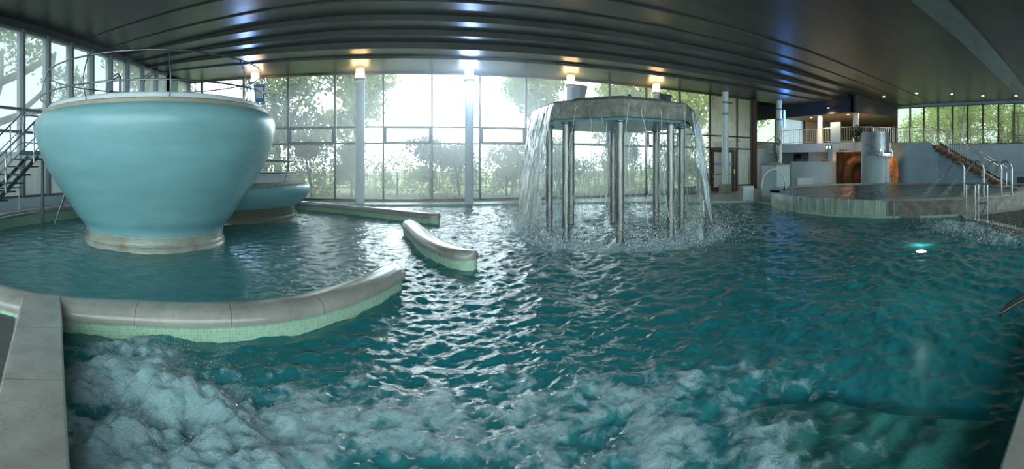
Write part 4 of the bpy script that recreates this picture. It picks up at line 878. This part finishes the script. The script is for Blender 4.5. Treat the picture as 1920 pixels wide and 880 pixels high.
# gooseneck spouts
gooses = [(13.62,4.30),(13.85,3.72),(14.35,3.25),(14.75,2.98)]
glb = ['first steel gooseneck shower pipe from the left on the round pool rim','second steel gooseneck shower pipe from the left, behind the steps rail','third steel gooseneck shower pipe from the left on the round pool rim','rightmost steel gooseneck shower pipe on the round pool rim']
for i, (x, y) in enumerate(gooses):
    g_ = empty('gooseneck_pipe', (x,y,RZ+.06), math.atan2(RC[1]+1-y, RC[0]-4.2-x)); tag(g_, glb[i], 'shower pipe', 'gooseneck shower pipes')
    p = [(0,0,0),(0,0,.7),(0,0,.85)] + [(.22-.22*math.cos(a), 0, .85+.27*math.sin(a)) for a in np.linspace(.3, 2.2, 8)] + [(.50,0,.86),(.66,0,.62)]
    MB().tube(spline(p,.05), .032, 10).build('pipe', M['steel'], g_, smooth='all'); MB().lathe([(.07,0),(.07,.02),(.035,.025)], seg=20).build('flange', M['steel'], g_)
    mb = MB(); v = []; f = []; 
    for k in range(10):
        t = k/9; cxx = .68+.55*t; zz = .60-.62*t*(.6+.4*t); wd = .05+.16*t
        v += [(cxx,-wd,zz),(cxx,wd,zz),(cxx+.05+.1*t,wd,zz+.03),(cxx+.05+.1*t,-wd,zz+.03)]
    for k in range(9):
        for j in range(4): j2 = (j+1) % 4; f.append((4*k+j,4*k+j2,4*k+4+j2,4*k+4+j))
    mb.add(v, f, [(p[1]*1.5,p[2]) for p in v]); jt = mb.build('pipe_spray', M['jet']); jt.location = g_.location; jt.rotation_euler = g_.rotation_euler; tag(jt, ['water spraying from the first gooseneck pipe','water spraying from the second gooseneck pipe','water spraying from the third gooseneck pipe','water spraying from the rightmost gooseneck pipe'][i], 'water', kind='stuff')
# steps rail at the pool edge
sr_ = empty('steps_rail', (12.1,3.55,0), math.atan2(-1,-.9)); tag(sr_, 'steel pipe rail with steps at the corner of the main pool', 'handrail')
for y in (-.2,.2):
    MB().tube([(-.05,y,-.02),(-.05,y,1.02)],.02,8).build('post', M['steel'], sr_); MB().tube([(.42,y,-.02),(.42,y,1.02)],.02,8).build('post', M['steel'], sr_)
MB().tube([(-.12,.2,1.02),(.5,.2,1.02)],.022,8).tube([(-.12,-.2,1.02),(.5,-.2,1.02)],.022,8).build('top_rail', M['steel'], sr_)
MB().tube([(-.05,.2,.52),(.42,.2,.52)],.016,8).tube([(.42,-.2,.5),(.42,.2,.5)],.016,8).build('cross_bar', M['steel'], sr_)
MB().tube([(.0,.2,0),(.38,.2,.5)],.014,8).build('brace', M['steel'], sr_)
# near handrail, right edge of the picture
hr = empty('pool_handrail', (4.3,.15,0)); tag(hr, 'dark steel handrail reaching over the water at the right edge', 'handrail')
for dx in (0,.16):
    MB().tube(spline([(.0+dx,0,0),(.0+dx,.03,.30),(-.06+dx,.2,.42),(-.18+dx,.5,.36),(-.26+dx,.70,.26),(-.29+dx,.78,.20)],.05),.022,10).build('rail', M['steel_dark'], hr, smooth='all')

# ------------------------------------------------------------------ railings of the mezzanine and stairs
def railing(name, pts, label, step=.14, h=.92, bar=.009, post_every=8, mt=None, low=.08):
    r = empty(name, pts[0]); tag(r, label, 'railing'); O = Vector(pts[0]); mt = mt or M['steel']
    P = [Vector(p)-O for p in pts]
    MB().tube([p+Vector((0,0,h)) for p in P],.024,8).build('top_rail', mt, r, smooth='all'); MB().tube([p+Vector((0,0,low)) for p in P],.014,6).build('bottom_rail', mt, r, smooth='all')
    tot = [0]
    for i in range(1,len(P)): tot.append(tot[-1]+(P[i]-P[i-1]).length)
    n = int(tot[-1]/step); n = max(n,1); k100 = 0
    bars = []
    for k in range(n+1):
        s = tot[-1]*k/n; i = 1
        while i < len(P)-1 and tot[i] < s: i += 1
        t = (s-tot[i-1])/max(1e-6,(tot[i]-tot[i-1])); bars.append((P[i-1].lerp(P[i], t), k % post_every == 0))
    for p, big in bars:
        MB().tube([p+Vector((0,0,0 if big else low)), p+Vector((0,0,h))], .02 if big else bar, 6).build('post' if big else 'baluster', mt, r)
    return r
M['rail_white'] = mat('white_painted_rail', (.60,.66,.66), .4)
railing('balcony_railing', [(22.78,19.5,2.85),(22.78,14.1,2.85),(23.4,13.15,2.85)], 'white baluster railing on the mezzanine edge above the curved counter', mt=M['rail_white'], step=.17)
railing('gallery_railing', [(23.5,13.1,2.85),(24.3,12.7,2.85),(25.05,12.2,2.85),(24.8,11.4,2.85),(24.9,10.6,2.85),(25.1,10.0,2.85)], 'grey railing on the curved wall at the head of the stairs', step=.14)
nst = 15; run = (9.95-4.87)/nst; rise = 2.85/nst
stt = empty('staircase', (SX,9.95,0)); tag(stt, 'straight dark staircase going down from the mezzanine beside the curved wall', 'staircase')
for k in range(nst-1):
    y = -(k+1)*run; z = 2.85-(k+1)*rise; MB().box(-.10,1.35,y,y+run+.03,z-rise-.02,z).build('step', M['brown'] if k % 1 == 0 else M['tread'], stt)
v = []; b = MB(); 
for x in (1.35,1.42): 
    v += [(x,0,2.55),(x,0,2.95),(x,-5.08,.12),(x,-5.08,-.0)]
b.add(v, [(0,1,2,3),(7,6,5,4),(0,4,5,1),(1,5,6,2),(2,6,7,3),(3,7,4,0)]); b.build('stringer', M['tread'], stt)
railing('stair_railing', [(SX-.06,9.95,2.85),(SX-.06,9.95-13*run,2.85-13*rise)], 'baluster handrail on the near side of the staircase', step=.16)
railing('stair_wall_rail', [(SX+1.3,9.95,2.85),(SX+1.3,9.95-13*run,2.85-13*rise)], 'plain handrail on the far side of the staircase', step=1.4, post_every=1)
railing('window_railing', [(XR-.1,13.7,2.86),(XR-.1,-2.8,2.86)], 'long railing in front of the right-hand windows', step=.16)
railing('terrace_steps_rail', [(22.6,20.8,2.2),(22.75,19.55,2.85)], 'short sloping white rail left of the mezzanine railing', mt=M['rail_white'], step=.2)
# low rail at far right on the deck
railing('deck_railing', [(21.5,4.6,.0),(22.0,1.2,0)], 'plain handrail on the dark deck at the far right', step=1.1, post_every=1, h=1.15, low=.6)
o = MB().box(-.2,.2,-.2,.2,0,.62).lathe([(.17,.62),(.15,.68),(.001,.69)],seg=20).build('litter_bin', M['white'], bevel=.02); o.location = (23.6,2.9,0); tag(o, 'small pale bin on the dark deck at the far right', 'bin')
bn_ = empty('deck_bench', (23.4,3.7,0), PI/2-.1); tag(bn_, 'dark bench on the deck below the stairs', 'bench')
MB().box(-.7,.7,-.22,.22,.40,.46).build('seat', M['tread'], bn_); MB().box(-.65,-.58,-.2,.2,0,.4).build('leg', M['steel_dark'], bn_); MB().box(.58,.65,-.2,.2,0,.4).build('leg', M['steel_dark'], bn_); MB().box(-.7,.7,.18,.22,.5,.85).build('backrest', M['tread'], bn_)

# lounge things
o = MB().box(-.05,.05,-.36,.36,0,1.25).build('white_screen', M['plaster']); o.location = (*bearing(1567,27.4),2.85); tag(o, 'square pale screen standing on the mezzanine', 'screen')
o = empty('pillar', (*bearing(1605,29.5),2.85)); tag(o, 'slim white pillar in the lounge above the tower', 'pillar', 'round pillars along the glass wall'); MB().lathe([(.2,0),(.2,2.13)],seg=24).build('shaft', M['white'], o, smooth=True)
pt_ = empty('potted_plant', (*bearing(1606,26.9),2.85)); tag(pt_, 'dark leafy plant on the mezzanine left of the tower', 'plant')
MB().lathe([(.14,0),(.2,.3),(.17,.3),(.15,.26),(0.001,.26)],seg=20).build('pot', M['tread'], pt_, smooth=True); foliage('leaves', [(0,0,.65,.33,.33,.38),(.1,.1,.5,.25,.3,.25)], 420, .07, M['leaf_in'], pt_)
for i,(x,d_,hh_) in enumerate([(1630,27.8,.95),(1640,28.2,1.1),(1650,28.0,.9)]):
    o = empty('lounge_chair', (*bearing(x,d_),2.85), .4*i); tag(o, ['left','middle','right'][i]+' high-backed timber chair in the lounge behind the tower top', 'chair', 'lounge chairs')
    MB().box(-.24,.24,-.24,.24,.40,.46).build('seat', M['brown'], o); MB().box(-.24,.24,.20,.25,.46,hh_).build('backrest', M['brown'], o)
    for sx_ in (-.21,.21):
        for sy_ in (-.21,.21): MB().box(sx_-.02,sx_+.02,sy_-.02,sy_+.02,0,.4).build('leg', M['brown'], o)
# exit sign
sg = empty('exit_sign', (22.66,15.75,2.58)); tag(sg, 'green and black emergency exit sign on the mezzanine fascia', 'sign')
MB().box(-.04,.0,-.22,.22,-.13,.13).build('box', M['black'], sg); MB().box(-.05,-.04,-.20,-.03,-.10,.10).build('green_panel', M['sign_green'], sg)
MB().box(-.055,-.05,.04,.10,-.09,.08).box(-.055,-.05,.12,.17,-.09,.05).box(-.055,-.05,.02,.18,.02,.05).build('pictogram', M['sign_white'], sg)
MB().box(-.06,-.05,-.15,-.08,-.07,.05).build('figure', M['sign_white'], sg)
sg = empty('lobby_lettering', (22.68,15.0,2.36)); tag(sg, 'row of tiny dark pictograms under the exit sign', 'sign')
for k, wd in enumerate((.05,.05,.0,.06,.0,.03,.03)):
    if wd: MB().box(-.01,0,-k*.09-wd,-k*.09,-.05,.06).build('mark', M['black'], sg)

# ------------------------------------------------------------------ steel stairs at the left
ls = empty('steel_stairs', (-8.0,7.55,0)); tag(ls, 'open steel stairs with dark treads leading up to the giant bowl', 'staircase')
for k in range(9):
    MB().box(-.42,.42,-.30-.235*k-.02,-.235*k+.03,1.90-.185*(k+1)-.035,1.90-.185*(k+1)).build('tread', M['tread'], ls)
MB().box(-.45,.42,-.02,1.25,1.80,1.90).build('landing', M['tread'], ls); MB().box(-.40,.38,.0,1.2,1.68,1.80).build('landing_beam', M['teal'], ls)
b = MB()
for x in (-.20,.15): b.add([(x,0,1.70),(x,0,1.80),(x,-2.3,-.03),(x,-2.3,-.13),(x+.05,0,1.70),(x+.05,0,1.80),(x+.05,-2.3,-.03),(x+.05,-2.3,-.13)], [(0,1,2,3),(7,6,5,4),(0,4,5,1),(1,5,6,2),(2,6,7,3),(3,7,4,0)])
b.build('stringer', M['steel_dark'], ls)
for x in (-.42,.42):
    for dz, rr_ in ((.92,.022),(.55,.013),(.22,.013)):
        MB().tube([(x,-2.3,.1+dz),(x,-.0,1.9+dz),(x,1.2,1.9+dz)] if x < 0 else [(x,-2.3,.1+dz),(x,.0,1.9+dz),(x,.35,1.9+dz)], rr_, 8).build('rail', M['steel'], ls)
    for y in (-2.2,-1.2,-.35,.05): MB().tube([(x,y,1.88+.785*min(0,y)),(x,y,2.8+.785*min(0,y))],.018,8).build('post', M['steel'], ls)
MB().tube([(-.2,.55,-.3),(-.2,.55,1.8)],.045,10).build('support_post', M['steel_dark'], ls); MB().tube([(.02,.75,0),(.3,1.0,1.1)],.03,8).build('strut', M['steel_dark'], ls)
wr = empty('window_guard_rail', (-9.0,3,0)); tag(wr, 'low steel guard rail in front of the left windows', 'railing')
MB().tube([(0,0,.95),(0,5.1,.95)],.02,8).build('rail', M['steel'], wr)
for y in (0.2,2.6,5.0): MB().tube([(0,y,0),(0,y,.95)],.018,8).build('post', M['steel'], wr)

# ------------------------------------------------------------------ downlights
def downlight(x, y, z, label, en, group):
    l = empty('downlight', (x,y,z)); tag(l, label, 'ceiling light', group)
    MB().lathe([(.11,0),(.11,-.03),(.085,-.035),(.085,-.01)],seg=20).build('ring', M['steel'], l); MB().lathe([(0.001,-.032),(.085,-.032)],seg=20).build('lens', M['lamp_warm'], l)
    ld = bpy.data.lights.new('spot', 'SPOT'); lo = bpy.data.objects.new('spot', ld); COL.objects.link(lo); lo.parent = l; lo.location = (0,0,-.08); ld.energy = en; ld.color = (1,.75,.45); ld.spot_size = 2.4; ld.spot_blend = .8; ld.shadow_soft_size = .06
for i,(x,y,z) in enumerate([(24.5,12.9,5.62),(24.5,10.7,5.72),(25.3,8.75,5.70),(26.3,7.1,5.66),(26.6,5.1,5.65)]):
    z = czr(x, 6.15 if y < 11.05 else 6.05)-.0 if y < 12.3 else czr(x,6.05)
    downlight(x,y,z, ords[i]+' warm spotlight from the left in the ceiling before the right-hand windows', 60, 'spotlights in the dark ceiling')
for i,(x,y,d_) in enumerate([(1521,229,33),(1536,222.5,29.5),(1553,215,27.2),(1590,232.5,31),(1611,227,29.5),(1632,220,28.5)]):
    px_,py_ = bearing(x, d_); downlight(px_,py_,4.98, ords[i]+' warm spotlight from the left in the timber lounge ceiling', 150, 'spotlights in the lounge ceiling')
for (x,y,z,en,cl) in [(23.3,12.35,1.9,14,(1,.45,.15)),(23.6,15.0,1.9,4,(1,.55,.25))]:
    ld = bpy.data.lights.new('grotto_glow', 'POINT'); lo = bpy.data.objects.new('grotto_glow', ld); COL.objects.link(lo); lo.location = (x,y,z); ld.energy = en; ld.color = cl; ld.shadow_soft_size = .15
# underwater pool lamp on the right
pl_x, pl_y = bearing(1727, 9.2); o = MB().lathe([(0.001,.03),(.09,.02),(.11,0)],seg=20).build('underwater_lamp', mat('pool_lamp', (.9,1,1), emit=(1,1,.95), estr=14)); o.location = (pl_x,pl_y,-.22); tag(o, 'bright underwater lamp near the bubbling water on the right', 'lamp')


# ------------------------------------------------------------------ warm mist hanging over the water by the glass wall
hm = bpy.data.materials.new('pool_mist'); hm.use_nodes = True; N = hm.node_tree.nodes; N.remove(N['Principled BSDF'])
vs = N.new('ShaderNodeVolumeScatter'); vs.inputs['Color'].default_value = (.9,.97,1,1); vs.inputs['Density'].default_value = .075; vs.inputs['Anisotropy'].default_value = .6
hm.node_tree.links.new(vs.outputs[0], N['Material Output'].inputs['Volume'])
mb = MB(); mb.ball((3.0,15.0,2.4),1,40,24,(8.5,3.1,2.85)); o = mb.build('mist', hm, smooth='all'); tag(o, 'thin bright mist between the fountain and the glass wall', 'mist', kind='stuff')
